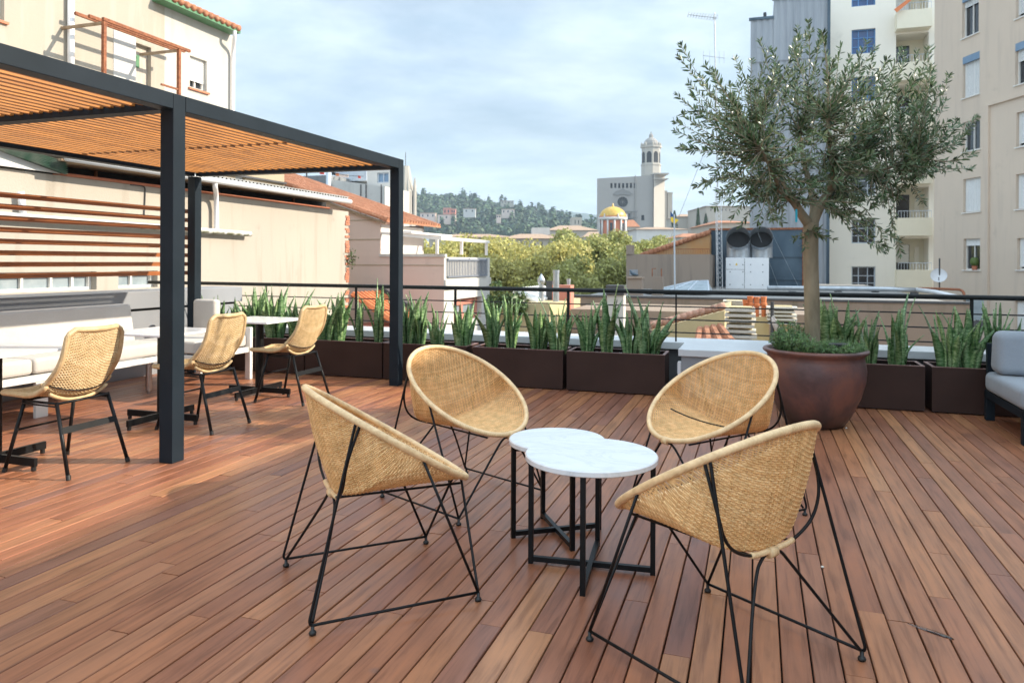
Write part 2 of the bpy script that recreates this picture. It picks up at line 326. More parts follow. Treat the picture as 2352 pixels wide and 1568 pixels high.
# ================================================================ TERRACE
def dt(name, label, cat, a, b, z=0, group=None):
    return dthing(name, label, cat, a, b, z, group), (b, a, z)
# --- deck: real planks with gaps and butt joints
def deck():
    mb = MB(); w = .0958; p = .10218; b0 = -.322-85*p
    rnd = random.Random(3)
    for i in range(160):
        b = b0+i*p+.003; a = -1.2-rnd.random()*2.4
        if b > 7.5: break
        while a < 8.42:
            L = rnd.choice([1.1, 1.5, 1.9, 2.3, 2.8, 3.2])*rnd.uniform(.85, 1.1); e = min(a+L, 8.42); s = max(a, -1.2)
            if e > -1.2 and e-s > .05:
                x0, x1 = b, b+w; c = .0028; dz = rnd.uniform(-.0012, .0012); ws = rnd.uniform(-.0012, .0012)
                pr = [(x0, -.022), (x0, -c+dz), (x0+c, dz), (x1-c, dz), (x1, -c+dz), (x1, -.022)]
                vs = [(q[0]+ws, s, q[1]) for q in pr]+[(q[0]-ws, e-.0038, q[1]) for q in pr]
                mb.add(vs, [(k, k+1, k+7, k+6)[::-1] for k in range(5)]+[tuple(range(6)), tuple(range(6, 12))[::-1]])
            a = e if e < 8.42 else 99
    o = mb.build('deck', M['deck']); o.rotation_euler = (0, 0, -TH); tag(o, kind='structure')
    u = MB().box(-9.2, 7.6, -1.2, 8.45, -.06, -.03).build('deck_base', M['under']); u.rotation_euler = (0, 0, -TH); tag(u, kind='structure')
deck()
# --- pergola
PX = -3.87                                  # near corner line of the front posts
def pergola():
    t, off = dt('pergola', 'anthracite pergola frame with a ceiling of orange timber slats over the cafe tables', 'pergola', 7.58, PX)
    zt, zl, w = 2.585, 2.475, .115
    for a, b in ((4.157, PX), (7.58, PX), (7.58, -6.83+w), (4.157, -6.83+w), (.735, PX), (.735, -6.83+w)):
        MB(off).box(b-w, b, a, a+w, 0, zt if b == PX else zl).build('post', M['anth'], t, bevel=.004)
    for x0, x1 in ((PX-w, PX), (-6.83, -6.83+w)):
        for a0, a1 in ((.735+w+.002, 4.155), (4.157+w+.004, 7.578)):
            MB(off).box(x0, x1, a0, a1, zl, zt).build('beam', M['anth'], t, bevel=.004)
    for a in (7.58, 4.157, .735):
        MB(off).box(-6.83+w+.002, PX-w-.002, a, a+w, zl, zt-.004).build('beam', M['anth'], t, bevel=.004)
    n = 28; x0, x1 = -6.83+w, PX-w
    for m, (a0, a1) in enumerate(((.735+w, 4.157), (4.157+w, 7.58))):
        bt = MB(off).box(x0, x1, (a0+a1)/2-.03, (a0+a1)/2+.03, zl+.067, zl+.085); bt.build('batten', M['slat'], t)
        for k in range(n):
            x = x0+(k+.5)*(x1-x0)/n
            MB(off).box(x-.0205, x+.0205, a0+.002, a1-.002, zl+.038+.0007*(k % 3), zl+.066).build('slat', M['slat'], t)
    return t
pergola()
# --- timber privacy screen behind the bench
t, off = dt('slat_screen', 'open privacy screen of eight horizontal orange timber slats behind the cream bench', 'screen', 4.2, -6.88)
for k in range(8):
    z = 1.235+k*.112
    MB(off).box(-6.955, -6.9, .75, 7.72, z, z+.05).build('slat', M['screen'], t, bevel=.003)
# --- grey counter wall behind the bench
t, off = dt('counter_wall', 'long low grey wall with pale flat top behind the cream bench', 'wall', 4, -7.3)
MB(off).box(-7.65, -7.12, -1, 8.9, 0, .80).build('base', M['greybox'], t, bevel=.004)
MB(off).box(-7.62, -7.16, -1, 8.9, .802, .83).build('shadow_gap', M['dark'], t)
MB(off).box(-7.68, -7.08, -1, 8.95, .832, 1.04).build('cap', M['greybox'], t, bevel=.006)
# --- bench
def bench():
    t, off = dt('bench', 'long cream upholstered bench with white metal frame under the slat screen', 'bench', 4.5, -6.4)
    zs, zt = .535, .93
    edges = [.2, 2.0, 3.28, 4.93, 6.55]
    rnd = random.Random(5)
    for i in range(len(edges)-1):
        a0, a1 = edges[i]+.006, edges[i+1]-.006
        MB(off).box(-6.58, -6.12, a0, a1, .395, zs).build('seat_cushion', M['cream_fabric'], t, smooth=True, bevel=.035, seg=4)
        b0, b1 = -6.70, -6.57
        MB(off).hexa([(b0-.06, a0, .50), (b1-.02, a0, .50), (b1-.02, a1, .50), (b0-.06, a1, .50)], [(b0-.13, a0, zt), (b1-.1, a0, zt), (b1-.1, a1, zt), (b0-.13, a1, zt)]).build('back_cushion', M['cream_fabric'], t, smooth=True, bevel=.035, seg=4)
    # short return section with its end cushion facing the tables
    MB(off).box(-6.58, -5.80, 6.562, 7.42, .395, zs).build('seat_cushion', M['cream_fabric'], t, smooth=True, bevel=.035, seg=4)
    MB(off).box(-6.62, -6.28, 7.43, 7.55, .50, zt+.01).build('back_cushion', M['cream_fabric'], t, smooth=True, bevel=.04, seg=4)
    f = MB(off); f.box(-6.165, -6.115, .2, 6.56, .325, .385); f.box(-6.72, -6.67, .2, 7.42, .325, .385); f.box(-6.165, -5.78, 6.51, 6.56, .325, .3855); f.box(-5.825, -5.775, 6.563, 7.42, .325, .385)
    f.build('frame', M['white_metal'], t, bevel=.003)
    for a in (.5, 2.1, 3.3, 4.95):
        MB(off).box(-6.155, -6.125, a, a+.12, .0, .324).build('leg', M['white_metal'], t)
    MB(off).tube([(-6.15, 6.27, .035), (-6.15, 6.27, .324)], .03, 14).tube([(-6.15, 6.27, 0), (-6.15, 6.27, .034)], .018, 12).build('leg', M['chrome'], t, smooth=False)
    MB(off).box(-5.83, -5.76, 7.425, 7.475, 0, .62).build('leg', M['white_metal'], t, bevel=.003)
    MB(off).box(-6.55, -6.48, 7.42, 7.46, 0, .324).build('leg', M['white_metal'], t)
bench()
# --- cafe tables
def cafe_table(a, b, label):
    t = dthing('cafe_table', label, 'table', a, b, 0, 'square white cafe tables')
    MB().box(-.35, .35, -.35, .35, .782, .80).build('tabletop', M['tabletop'], t, bevel=.004)
    MB().tube([(0, 0, .055), (0, 0, .78)], .042, 20).build('column', M['steel'], t, smooth=False)
    bs = MB(); bs.hexa([(-.38,-.012,.03),(.38,-.012,.03),(.38,.012,.03),(-.38,.012,.03)], [(-.38,-.012,.085),(.38,-.012,.085),(.38,.012,.085),(-.38,.012,.085)])
    bs.hexa([(-.0121,-.38,.0305),(.0121,-.38,.0305),(.0121,.38,.0305),(-.0121,.38,.0305)], [(-.0121,-.38,.0845),(.0121,-.38,.0845),(.0121,.38,.0845),(-.0121,.38,.0845)])
    bs.build('base', M['steel'], t)
    for x, y in ((.36, 0), (-.36, 0), (0, .36), (0, -.36)):
        MB().tube([(x, y, 0), (x, y, .03)], .016, 10).build('foot', M['pot_black'], t)
    return t
ct = cafe_table(3.72, -4.98, 'square white cafe table cut off by the left picture edge')
dup(ct, W(5.22, -4.97), label='square white cafe table partly behind the nearer pergola post')
dup(ct, W(6.60, -5.0), label='square white cafe table nearest the planters, farthest from the camera')
# --- woven helper
def weave_mesh(prof, xs, pitch, mbw, mbs, wr=(.0032, .0021), amp=.0022, sr_=.0026):
    """prof(x)-> list of points (front..back) ; rows at constant arc distance from its crease index"""
    P = []
    for x in xs:
        pts, ci = prof(x); cum = [0]
        for i in range(1, len(pts)): cum.append(cum[-1]+(pts[i]-pts[i-1]).length)
        c0 = cum[ci]; P.append((pts, [c-c0 for c in cum]))
    def at(k, d):
        pts, cum = P[k]
        if d < cum[0]-1e-6 or d > cum[-1]+1e-6: return None
        lo = 0
        while lo < len(cum)-2 and cum[lo+1] < d: lo += 1
        f = (d-cum[lo])/max(1e-9, cum[lo+1]-cum[lo]); return pts[lo].lerp(pts[lo+1], f), (pts[lo+1]-pts[lo]).normalized()
    dmin = min(c[0] for _, c in P); dmax = max(c[-1] for _, c in P)
    k0, k1 = math.ceil(dmin/pitch), math.floor(dmax/pitch)
    for r in range(k0, k1+1):
        d = r*pitch; run = []; runs = []
        for j in range(len(xs)):
            q = at(j, d)
            if q is None:
                if run:
                    e = P[j][0][-1 if d > 0 else 0]; run.append((j, e, run[-1][2]))
                if len(run) > 2: runs.append(run)
                run = []
            else:
                if not run and j > 0: run.append((j-1, P[j-1][0][-1 if d > 0 else 0], q[1]))
                run.append((j, q[0], q[1]))
        if len(run) > 2: runs.append(run)
        for run in runs:
            vs = []; fs = []; pts2 = []
            for i, (j, p, tv) in enumerate(run):
                tx = (run[min(i+1, len(run)-1)][1]-run[max(i-1, 0)][1]).normalized(); nn = tx.cross(tv)
                if nn.length < 1e-5: nn = Vector((0, 0, 1))
                nn.normalize(); sg = 1 if (j+r) % 2 else -1
                pts2.append((p+nn*amp*sg, nn, tv))
            m = len(pts2)
            for p, nn, tv in pts2:
                vs += [p+tv*wr[0], p+nn*wr[1], p-tv*wr[0], p-nn*wr[1]]
            for i in range(m-1):
                for k in range(4): fs.append((i*4+k, i*4+(k+1) % 4, (i+1)*4+(k+1) % 4, (i+1)*4+k))
            fs += [(3, 2, 1, 0), ((m-1)*4, (m-1)*4+1, (m-1)*4+2, (m-1)*4+3)]
            mbw.add(vs, fs)
    for j in range(0, len(xs)):
        pts, cum = P[j]
        if cum[-1]-cum[0] > .03: mbs.tube(pts, sr_, 5)
def chaikin(pts, it=2):
    for _ in range(it):
        q = [pts[0]]
        for i in range(len(pts)-1): q += [pts[i].lerp(pts[i+1], .25), pts[i].lerp(pts[i+1], .75)]
        q.append(pts[-1]); pts = q
    return pts
# --- lounge chair (cone shaped rattan shell on bent black rods)
RR, TC, ZC, SL = .352, .045, .66, .615
def rimz(t): return ZC-SL*(t-TC)
def rim_pt(psi): # 0 = front
    x = RR*math.sin(psi); y = TC+RR*math.cos(psi); return Vector((x, y, rimz(y)))
def lounge():
    t = thing('lounge_chair', '-', 'lounge chair', (0, 0, 0), 0, 'round rattan lounge chairs')
    def prof(x):
        k = min(1, abs(x)/RR); c = math.sqrt(max(0, 1-k*k)); yf = TC+RR*c; yb = TC-RR*c
        cr_ = Vector((x, TC-.015-.222*c, ZC+.008+(.428-ZC)*c**.8)); f = Vector((x, yf, rimz(yf))); b = Vector((x, yb, rimz(yb)))
        mb_ = b.lerp(cr_, .5)+Vector((0, -.014*c, -.008*c)); mf = f.lerp(cr_, .5)+Vector((0, 0, .006*c))
        # rounded crease by subdividing the control polygon
        pts = chaikin([f, mf.lerp(f, .4), mf, cr_.lerp(mf, .12), cr_, cr_.lerp(mb_, .12), mb_, mb_.lerp(b, .6), b], 2)
        ci = min(range(len(pts)), key=lambda i: (pts[i]-cr_).length); return pts, ci
    global lounge_prof; lounge_prof = prof
    n = 43; xs = [-RR+.006+i*(2*RR-.012)/(n-1) for i in range(n)]
    xs = [-.3518, -.3506]+xs+[.3506, .3518]
    w, s = MB(), MB(); weave_mesh(prof, xs, .0084, w, s, (.0033, .0024), .0028, .0032)
    w.v += []; n0 = len(w.v); w.v += s.v; w.f += [tuple(i+n0 for i in f) for f in s.f]
    w.build('woven_shell', M['rattan'], t, smooth=True)
    MB().tube([rim_pt(2*math.pi*k/72) for k in range(72)], .0145, 12, closed=True).build('rim', M['cane'], t, smooth=True)
    r = .0060; sp = lambda pts: chaikin([Vector(p) for p in pts], 3)
    f = MB()
    for q in (-1, 1):
        f.tube([(q*.345, -.335, .036), (q*.345, .345, .036)], r, 8)                                                     # floor bars
        f.tube(sp([(0, TC+RR-.01, .425), (q*.04, TC+RR-.012, .425), (q*.085, TC+RR-.02, .375), (q*.345, .345, .036)]), r, 8)       # front legs
        y = .10; f.tube([(q*.345, .345, .036), (q*math.sqrt(RR*RR-(y-TC)**2), y, rimz(y)-.008)], r, 8)
        f.tube(sp([(0, -.195, .425), (q*.045, -.197, .425), (q*.10, -.20, .37), (q*.335, -.335, .04)]), r, 8)                     # rear legs
        y = -.16; f.tube(sp([(q*.345, -.31, .036), (q*.347, -.352, .036), (q*.34, -.335, .10), (q*math.sqrt(RR*RR-(y-TC)**2), y, rimz(y)-.008)]), r, 8)
        f.tube([(q*.115, -.19, .437), (q*.125, .05, .437), (q*.13, .345, .435)], r*.9, 8)                              # seat bearers
    f.build('frame', M['steel'], t, smooth=True)
    y = -.145; x = math.sqrt(RR*RR-(y-TC)**2)
    hp = sp([(-x, y, rimz(y)-.008), (-.30, -.20, .62), (-.26, -.205, .50), (-.13, -.20, .436), (0, -.197, .43), (.13, -.20, .436), (.26, -.205, .50), (.30, -.20, .62), (x, y, rimz(y)-.008)])
    MB().tube(hp, r, 8).build('hoop', M['steel'], t, smooth=True)
    for q in ((.345, .345), (-.345, .345), (.345, -.335), (-.345, -.335)):
        MB().lathe([(.0, 0), (.013, .001), (.015, .008), (.012, .014), (.007, .017), (.007, .036)], 12, (q[0], q[1], 0)).build('foot', M['pot_black'], t, smooth=True)
    MB().tube([p for p in hp if abs(p.x) < .125], .0105, 10).build('binding', M['cane'], t, smooth=True)
    MB().tube([(-.018, TC+RR-.004, .437), (.018, TC+RR-.004, .437)], .022, 12).build('binding', M['cane'], t, smooth=True)
    MB().tube([(-.02, -.197, .425), (.02, -.197, .425)], .019, 12).build('binding', M['cane'], t, smooth=True)
    return t
lc = lounge()
ds = MB(); _pts = []
for q in range(15):
    _p, _c = lounge_prof(.02+.019*q); want = .05+.010*q; _d = 0; i = _c
    while i > 0 and _d+(_p[i]-_p[i-1]).length < want: _d += (_p[i]-_p[i-1]).length; i -= 1
    if i > 0: _pts.append(_p[i].lerp(_p[i-1], (want-_d)/(_p[i]-_p[i-1]).length)+Vector((0, 0, .005)))
lc.location = (-.594, 3.268, 0); lc.rotation_euler = (0, 0, R(25-90)); lc['label'] = 'rattan lounge chair left of the marble tables, seen from its side, facing right'
dup(lc, (-.294, 4.475, 0), R(-43.5-90), 'rattan lounge chair right of the farther post, open seat facing the camera')
_l = dup(lc, (1.19, 4.29, 0), R(211-90), 'rattan lounge chair in front of the olive pot, with a dark line on its seat')
ds.tube(_pts, .0042, 6).build('dark_strand', M['steel'], _l, smooth=True)
dup(lc, (.781, 2.71, 0), R(126.8-90), 'nearest rattan lounge chair at lower right, seen from behind, legs cut by the frame')
# --- cafe chair
def cafe_chair():
    t = thing('cafe_chair', '-', 'chair', (0, 0, 0), 0, 'woven cafe chairs with black legs')
    C0 = [(.375, .505), (.20, .508), (.02, .497), (-.12, .497), (-.175, .535), (-.21, .62), (-.245, .76), (-.285, .955)]
    ctr = chaikin([Vector((0, y, z)) for y, z in C0], 2); L = [0]
    for i in range(1, len(ctr)): L.append(L[-1]+(ctr[i]-ctr[i-1]).length)
    T = L[-1]
    def hw(v): # half width along the profile
        if v < .06: return .205-.045*(1-v/.06)**2
        if v < .5: return .205+.045*(v-.06)/.44
        e = (v-.5)/.5; return .25-.038*e if e < .88 else (.2166-.055*((e-.88)/.12)**2.4)
    def surf(s, v):
        d = v*T; i = 0
        while i < len(L)-2 and L[i+1] < d: i += 1
        f = (d-L[i])/(L[i+1]-L[i]); p = ctr[i].lerp(ctr[i+1], f); tv = (ctr[i+1]-ctr[i]).normalized(); nn = Vector((0, tv.z, -tv.y)); nn = nn if nn.z > 0 or nn.y > 0 else -nn
        lift = .015+.085*math.exp(-((v-.56)/.16)**2)+.03*max(0, v-.6)
        return p+Vector((s*hw(v), 0, 0))+nn*lift*abs(s)**2.4
    n = 33; xs = [-1+2*i/(n-1) for i in range(n)]; vv = [i/60 for i in range(61)]
    def prof(s): return [surf(s, v) for v in vv], 30
    w, s_ = MB(), MB(); weave_mesh(prof, xs, .0098, w, s_, (.0046, .0024), .003, .0034)
    n0 = len(w.v); w.v += s_.v; w.f += [tuple(i+n0 for i in f) for f in s_.f]
    w.build('woven_shell', M['rattan2'], t, smooth=True)
    loop = [surf(1, v/40) for v in range(41)]+[surf(1-2*k/16, 1) for k in range(1, 16)]+[surf(-1, 1-v/40) for v in range(41)]+[surf(-1+2*k/16, 0) for k in range(1, 16)]
    MB().tube(loop, .0185, 10, closed=True).build('rim', M['cane2'], t, smooth=True)
    MB().tube([surf(s*.9, .47)+Vector((0, -.02, -.02)) for s in [-1+k/8 for k in range(17)]], .013, 8).build('lower_rim', M['cane2'], t, smooth=True)
    MB().tube([surf(s*.96, .57)+Vector((0, -.008, 0)) for s in [-1+k/10 for k in range(21)]], .004, 6).build('back_wire', M['steel'], t, smooth=True)
    f = MB()
    for q in (-1, 1): f.tube([(q*.19, .17, .475), (q*.2, -.15, .475)], .009, 8)
    f.tube([(-.19, .17, .475), (.19, .17, .475)], .009, 8).tube([(-.2, -.15, .475), (.2, -.15, .475)], .009, 8)
    f.build('seat_frame', M['steel'], t, smooth=True)
    for q in (-1, 1):
        MB().tube([(q*.19, .15, .485), (q*.238, .275, .0)], .0125, 10).build('leg', M['steel'], t, smooth=True)
        MB().tube([(q*.2, -.14, .485), (q*.2375, -.29, .0)], .0125, 10).build('leg', M['steel'], t, smooth=True)
        for p in ((q*.238, .275), (q*.2375, -.29)): MB().tube([(p[0], p[1], 0), (p[0]*.985, p[1]*.975, .03)], .0155, 10).build('foot_cap', M['pot_black'], t)
    MB().hexa([(-.219,-.217,.285),(.219,-.217,.285),(.219,-.210,.285),(-.219,-.210,.285)], [(-.215,-.205,.325),(.215,-.205,.325),(.215,-.198,.325),(-.215,-.198,.325)]).build('cross_bar', M['steel'], t)
    MB().tube([(-.212, .208, .28), (.212, .208, .28)], .008, 8).build('cross_bar', M['steel'], t, smooth=True)
    for q in (-1, 1): MB().tube([(q*.2, .16, .462), (q*.205, -.155, .455)], .006, 8).build('side_bar', M['steel'], t, smooth=True)
    return t
cc = cafe_chair()
for i, (a, lb) in enumerate(((3.87, 'woven cafe chair nearest the left picture edge, tucked at the first white table'), (5.19, 'woven cafe chair just right of the nearer pergola post'), (6.47, 'woven cafe chair farthest away, in front of the brown planters'))):
    o = cc if i == 0 else dup(cc); o.location = W(a, -4.5); o.rotation_euler = (0, 0, R(161.66-90)); o['label'] = lb
# --- marble nesting tables
def disc_table(cx, cy, rad, zu, zt, leg, rot, label, n=72):
    t = thing('coffee_table', label, 'coffee table', (cx, cy, 0), R(rot), 'marble coffee tables')
    MB().lathe([(0, zu), (rad-.004, zu), (rad, zu+.004), (rad, zt-.005), (rad-.005, zt), (0, zt)], n, cap=False).build('marble_top', M['marble'], t)
    w = .0115
    for dx, dy in ((leg, 0), (-leg, 0), (0, leg), (0, -leg)):
        MB().box(dx-w, dx+w, dy-w, dy+w, 0, zu-.001).build('leg', M['steel'], t, bevel=.0015)
    f = MB(); f.box(-leg+w, leg-w, -w*.98, w*.98, .012, .035); f.box(-w*.98, w*.98, -leg+w, -w*.98, .0121, .0349); f.box(-w*.98, w*.98, w*.98, leg-w, .0121, .0349)
    f.build('cross_base', M['steel'], t); MB().box(-leg+w, leg-w, -w*.9, w*.9, zu-.024, zu-.0015).build('top_bar', M['steel'], t)
    return t
disc_table(.371, 3.432, .306, .507, .535, .283, -13, 'taller round white marble coffee table, nearer of the overlapping pair')
disc_table(.24, 3.875, .252, .470, .498, .236, 15.5, 'lower round white marble coffee table, tucked under the taller one')
# --- planters with snake plants
PLB = [(-8.66, 'c'), (-7.55, 'c'), (-6.44, 'a'), (-5.35, 'a'), (-4.259, 'b'), (-3.11, 'c'), (-1.996, 'd'), (.455, 'e'), (1.584, 'f'), (2.70, 'g'), (3.82, 'h')]
PLAB = {0: 'brown metal planter at the far left behind the bench end', 1: 'brown metal planter behind the corner of the cream bench', 2: 'brown metal planter behind the farthest cafe table, left end', 3: 'brown metal planter behind the farthest woven cafe chair',
        4: 'brown metal planter directly behind the farther pergola post', 5: 'brown metal planter behind the lounge chair at the middle, left of the last one', 6: 'brown metal planter ending at the grey box, with speckled snake plants', 7: 'dark planter just right of the terracotta olive pot', 8: 'dark planter partly hidden by the grey sofa',
        9: 'dark planter behind the grey sofa', 10: 'dark planter beyond the right picture edge'}
PLAB[0] = 'brown metal planter at the far left end of the row'
prot = None
for i, (b, k) in enumerate(PLB):
    if i in (0, 10): continue
    t = dthing('planter', PLAB[i], 'planter', 7.954, b, 0, 'long metal planters along the railing')
    L = 1.07; D = .40; H = .435; w = .03
    if prot is None:
        bd = MB(); bd.box(0, L, 0, .004, .012, H); bd.box(0, L, D-.004, D, .012, H); bd.box(0, .004, .0041, D-.0041, .012, H); bd.box(L-.004, L, .0041, D-.0041, .012, H); bd.box(.004, L-.004, .004, D-.004, .012, .03)
        b1 = bd.build('body', M['planter'], t)
        lp = MB(); lp.box(-.001, L+.001, -.001, w, H, H+.004); lp.box(-.001, L+.001, D-w, D+.001, H, H+.004); lp.box(-.001, w, w, D-w, H, H+.004); lp.box(L-w, L+.001, w, D-w, H, H+.004)
        b2 = lp.build('lip', M['planter_in'], t)
        pb = MB(); pb.quad((.004, .004, H-.045), (L-.004, .004, H-.045), (L-.004, D-.004, H-.045), (.004, D-.004, H-.045)); rnd = random.Random(2)
        for q in range(900):
            x, y, r = rnd.uniform(.03, L-.03), rnd.uniform(.03, D-.03), rnd.uniform(.006, .013); z = H-.045+r*.5; an = rnd.random()*6.28
            vs = [(x+r*math.cos(an+1.57*k)*rnd.uniform(.7, 1.2), y+r*math.sin(an+1.57*k)*rnd.uniform(.7, 1.2), z) for k in range(4)]+[(x, y, z+r*.7), (x, y, z-r*.7)]
            pb.add(vs, [(k, (k+1) % 4, 4) for k in range(4)]+[((k+1) % 4, k, 5) for k in range(4)])
        b3 = pb.build('pebbles', M['pebble'], t); tag(b3, kind='stuff'); prot = (b1, b2, b3)
    else:
        for q in prot:
            c = q.copy(); COL.objects.link(c); c.parent = t
def snake_mesh(seed):
    rnd = random.Random(seed); mb = MB(); nl = rnd.randint(13, 17)
    for k in range(nl):
        an = rnd.random()*6.28; rad = rnd.uniform(.0, .07); h = rnd.uniform(.24, .60)*(1 if k > 2 else 1.1); wd = rnd.uniform(.032, .046); out = rnd.uniform(.0, .22)*(.35+rad/.07); tw = rnd.uniform(-.9, .9); fa = an+rnd.uniform(-1, 1)
        m = 11; vs = []
        for i in range(m):
            s = i/(m-1); ww = wd*(.60+1.9*s if s < .22 else 1.018)*(1 if s < .5 else max(.02, (1-((s-.5)/.5)**1.5))); z = h*s; o = rad+out*s*s
            cx, cy = o*math.cos(an), o*math.sin(an); a2 = fa+tw*s; ux, uy = math.cos(a2), math.sin(a2); nx, ny = -uy, ux; dp = ww*.38
            wv = .004*math.sin(s*9+k)
            vs += [(cx+ux*ww+nx*(dp+wv), cy+uy*ww+ny*(dp+wv), z), (cx-nx*.002, cy-ny*.002, z), (cx-ux*ww+nx*(dp-wv), cy-uy*ww+ny*(dp-wv), z), (cx+nx*.006, cy+ny*.006, z)]
        fs = []
        for i in range(m-1):
            for q in range(4): fs.append((i*4+q, i*4+(q+1) % 4, (i+1)*4+(q+1) % 4, (i+1)*4+q))
        fs.append(((m-1)*4, (m-1)*4+1, (m-1)*4+2, (m-1)*4+3)); mb.add(vs, fs)
    return mb
SN = []
snp = [(475, 0), (504, 0), (543, 0), (564, 1), (588, 0), (629, 0), (676, 0), (712, 1), (740, 0), (777, 1), (824, 0), (868, 0), (931, 0), (963, 1), (1003, 0), (1061, 0), (1133, 0), (1174, 0), (1235, 0), (1284, 0), (1347, 0), (1394, 0), (1446, 0), (1488, 0),
       (1905, 0), (1943, 0), (1995, 0), (2062, 0), (2176, 0), (2224, 0), (2285, 1), (2335, 0)]
whr = ['behind the bench end', 'left of the farthest cafe chair', 'between farthest cafe chair and farther post', 'right of the farther pergola post', 'in the planter behind the middle lounge chair', 'in the last planter before the grey box', 'just right of the olive trunk', 'beside and behind the grey sofa']
def snlabel(x):
    r = [(560, 0), (720, 1), (893, 2), (1080, 3), (1300, 4), (1530, 5), (2130, 6), (2400, 7)]
    for lim, i in r:
        if x < lim: return i
cnt = {}
for x, _ in snp: cnt.setdefault(snlabel(x), []).append(x)
ordn = ['first', 'second', 'third', 'fourth', 'fifth', 'sixth']
rnd = random.Random(11)
for i, (x, back) in enumerate(snp):
    a = 8.10 if not back else 8.24
    b, _z = PA(x, 800, a); k = snlabel(x); idx = cnt[k].index(x)
    if i < 7: o = snake_mesh(40+i).build('snake_plant', M['snake'], None, smooth=True); SN.append(o)
    else: o = SN[rnd.randint(0, 6)].copy(); COL.objects.link(o)
    o.location = W(a, b, .385); o.rotation_euler = (0, 0, rnd.random()*6.28); s = rnd.uniform(.86, 1.0) if x < 560 else rnd.uniform(.92, 1.2); o.scale = (s*1.05, s*1.05, s*rnd.uniform(.95, 1.08))
    tag(o, '%s snake plant from the left %s' % (ordn[idx], whr[k]), 'snake plant', 'snake plants in the planters')
# --- parapet coping + low grey box + railing
t, off = dt('parapet_wall', 'low terrace parapet with pale metal coping behind the planters', 'wall', 9, -2)
MB(off).box(-9.2, 7.6, 8.78, 9.2, -.9, .415).build('wall', M['parapet'], t)
MB(off).box(-9.2, 7.6, 8.71, 9.27, .417, .50).build('coping', M['coping'], t, bevel=.006)
t, off = dt('service_box', 'low grey box with pale metal lid left of the olive pot', 'box', 8.3, -.2)
MB(off).box(-.76, .40, 8.0, 8.705, 0, .43).build('body', M['greybox'], t)
MB(off).box(-.79, .43, 7.97, 8.708, .432, .505).build('lid', M['coping'], t, bevel=.006)
t, off = dt('wall_lamp', 'small pale wall lamp on the left side of the low grey box', 'lamp', 8.06, -.80, .2)
MB(off).box(-.80, -.762, 8.02, 8.07, .22, .37).build('housing', M['unit'], t, bevel=.01)
MB(off).box(-.806, -.8005, 8.03, 8.06, .24, .35).build('cover', M['greyfr'], t, bevel=.002)
def railing():
    t, off = dt('terrace_railing', 'dark terrace railing with round handrail and four thin horizontal wires', 'railing', 8.95, -2)
    def ra(b): return 9.17+(b+6.84)*(8.757-9.17)/(2.1+6.84)-.1
    def ln(z, r, nm, n):
        MB(off).tube([(b, ra(b), z) for b in (-9, -5, -1, 3, 7.4)], r, n).build(nm, M['rail'], t, smooth=True)
    ln(1.075, .026, 'handrail', 14)
    for z in (.905, .755, .605): ln(z, .0075, 'cable', 8)
    for x in (611, 818, 1046, 1305, 1553, 2232):
        u, v = un(x, 670); Y = 9.0
        for _ in range(6):
            b = u*Y*C_-Y*S_; Y = ra(b)/(u*S_+C_)
        MB(off).box(b-.016 if x != 1553 else b-.009, b+.016 if x != 1553 else b+.009, ra(b)-.006, ra(b)+.006, .49, 1.06).build('post', M['rail'], t)
railing()
# --- sofa at the right edge
def sofa():
    t, off = dt('sofa', 'grey outdoor sofa on dark frame at the right picture edge', 'sofa', 7.2, 2.6)
    MB(off).box(1.95, 3.6, 6.70, 7.70, .275, .455).build('seat_cushion', M['grey_fabric'], t, smooth=True, bevel=.055, seg=5)
    MB(off).hexa([(1.965, 7.36, .46), (3.55, 7.36, .46), (3.55, 7.62, .46), (1.965, 7.62, .46)], [(1.99, 7.44, .83), (3.55, 7.44, .83), (3.55, 7.66, .83), (1.99, 7.66, .83)]).build('back_cushion', M['grey_fabric'], t, smooth=True, bevel=.07, seg=6)
    f = MB(off); f.box(1.975, 2.035, 6.74, 7.79, .205, .272); f.box(1.975, 3.6, 6.74, 6.80, .2055, .2715); f.box(1.975, 3.6, 7.73, 7.79, .2055, .2715); f.build('frame', M['anth'], t, bevel=.004)
    for a, b in ((6.742, 1.977), (7.73, 1.977)): MB(off).box(b, b+.07, a, a+.07, 0, .204).build('leg', M['anth'], t, bevel=.004)
    MB(off).box(1.98, 3.6, 7.70, 7.76, .272, .70).build('back_frame', M['anth'], t)
sofa()
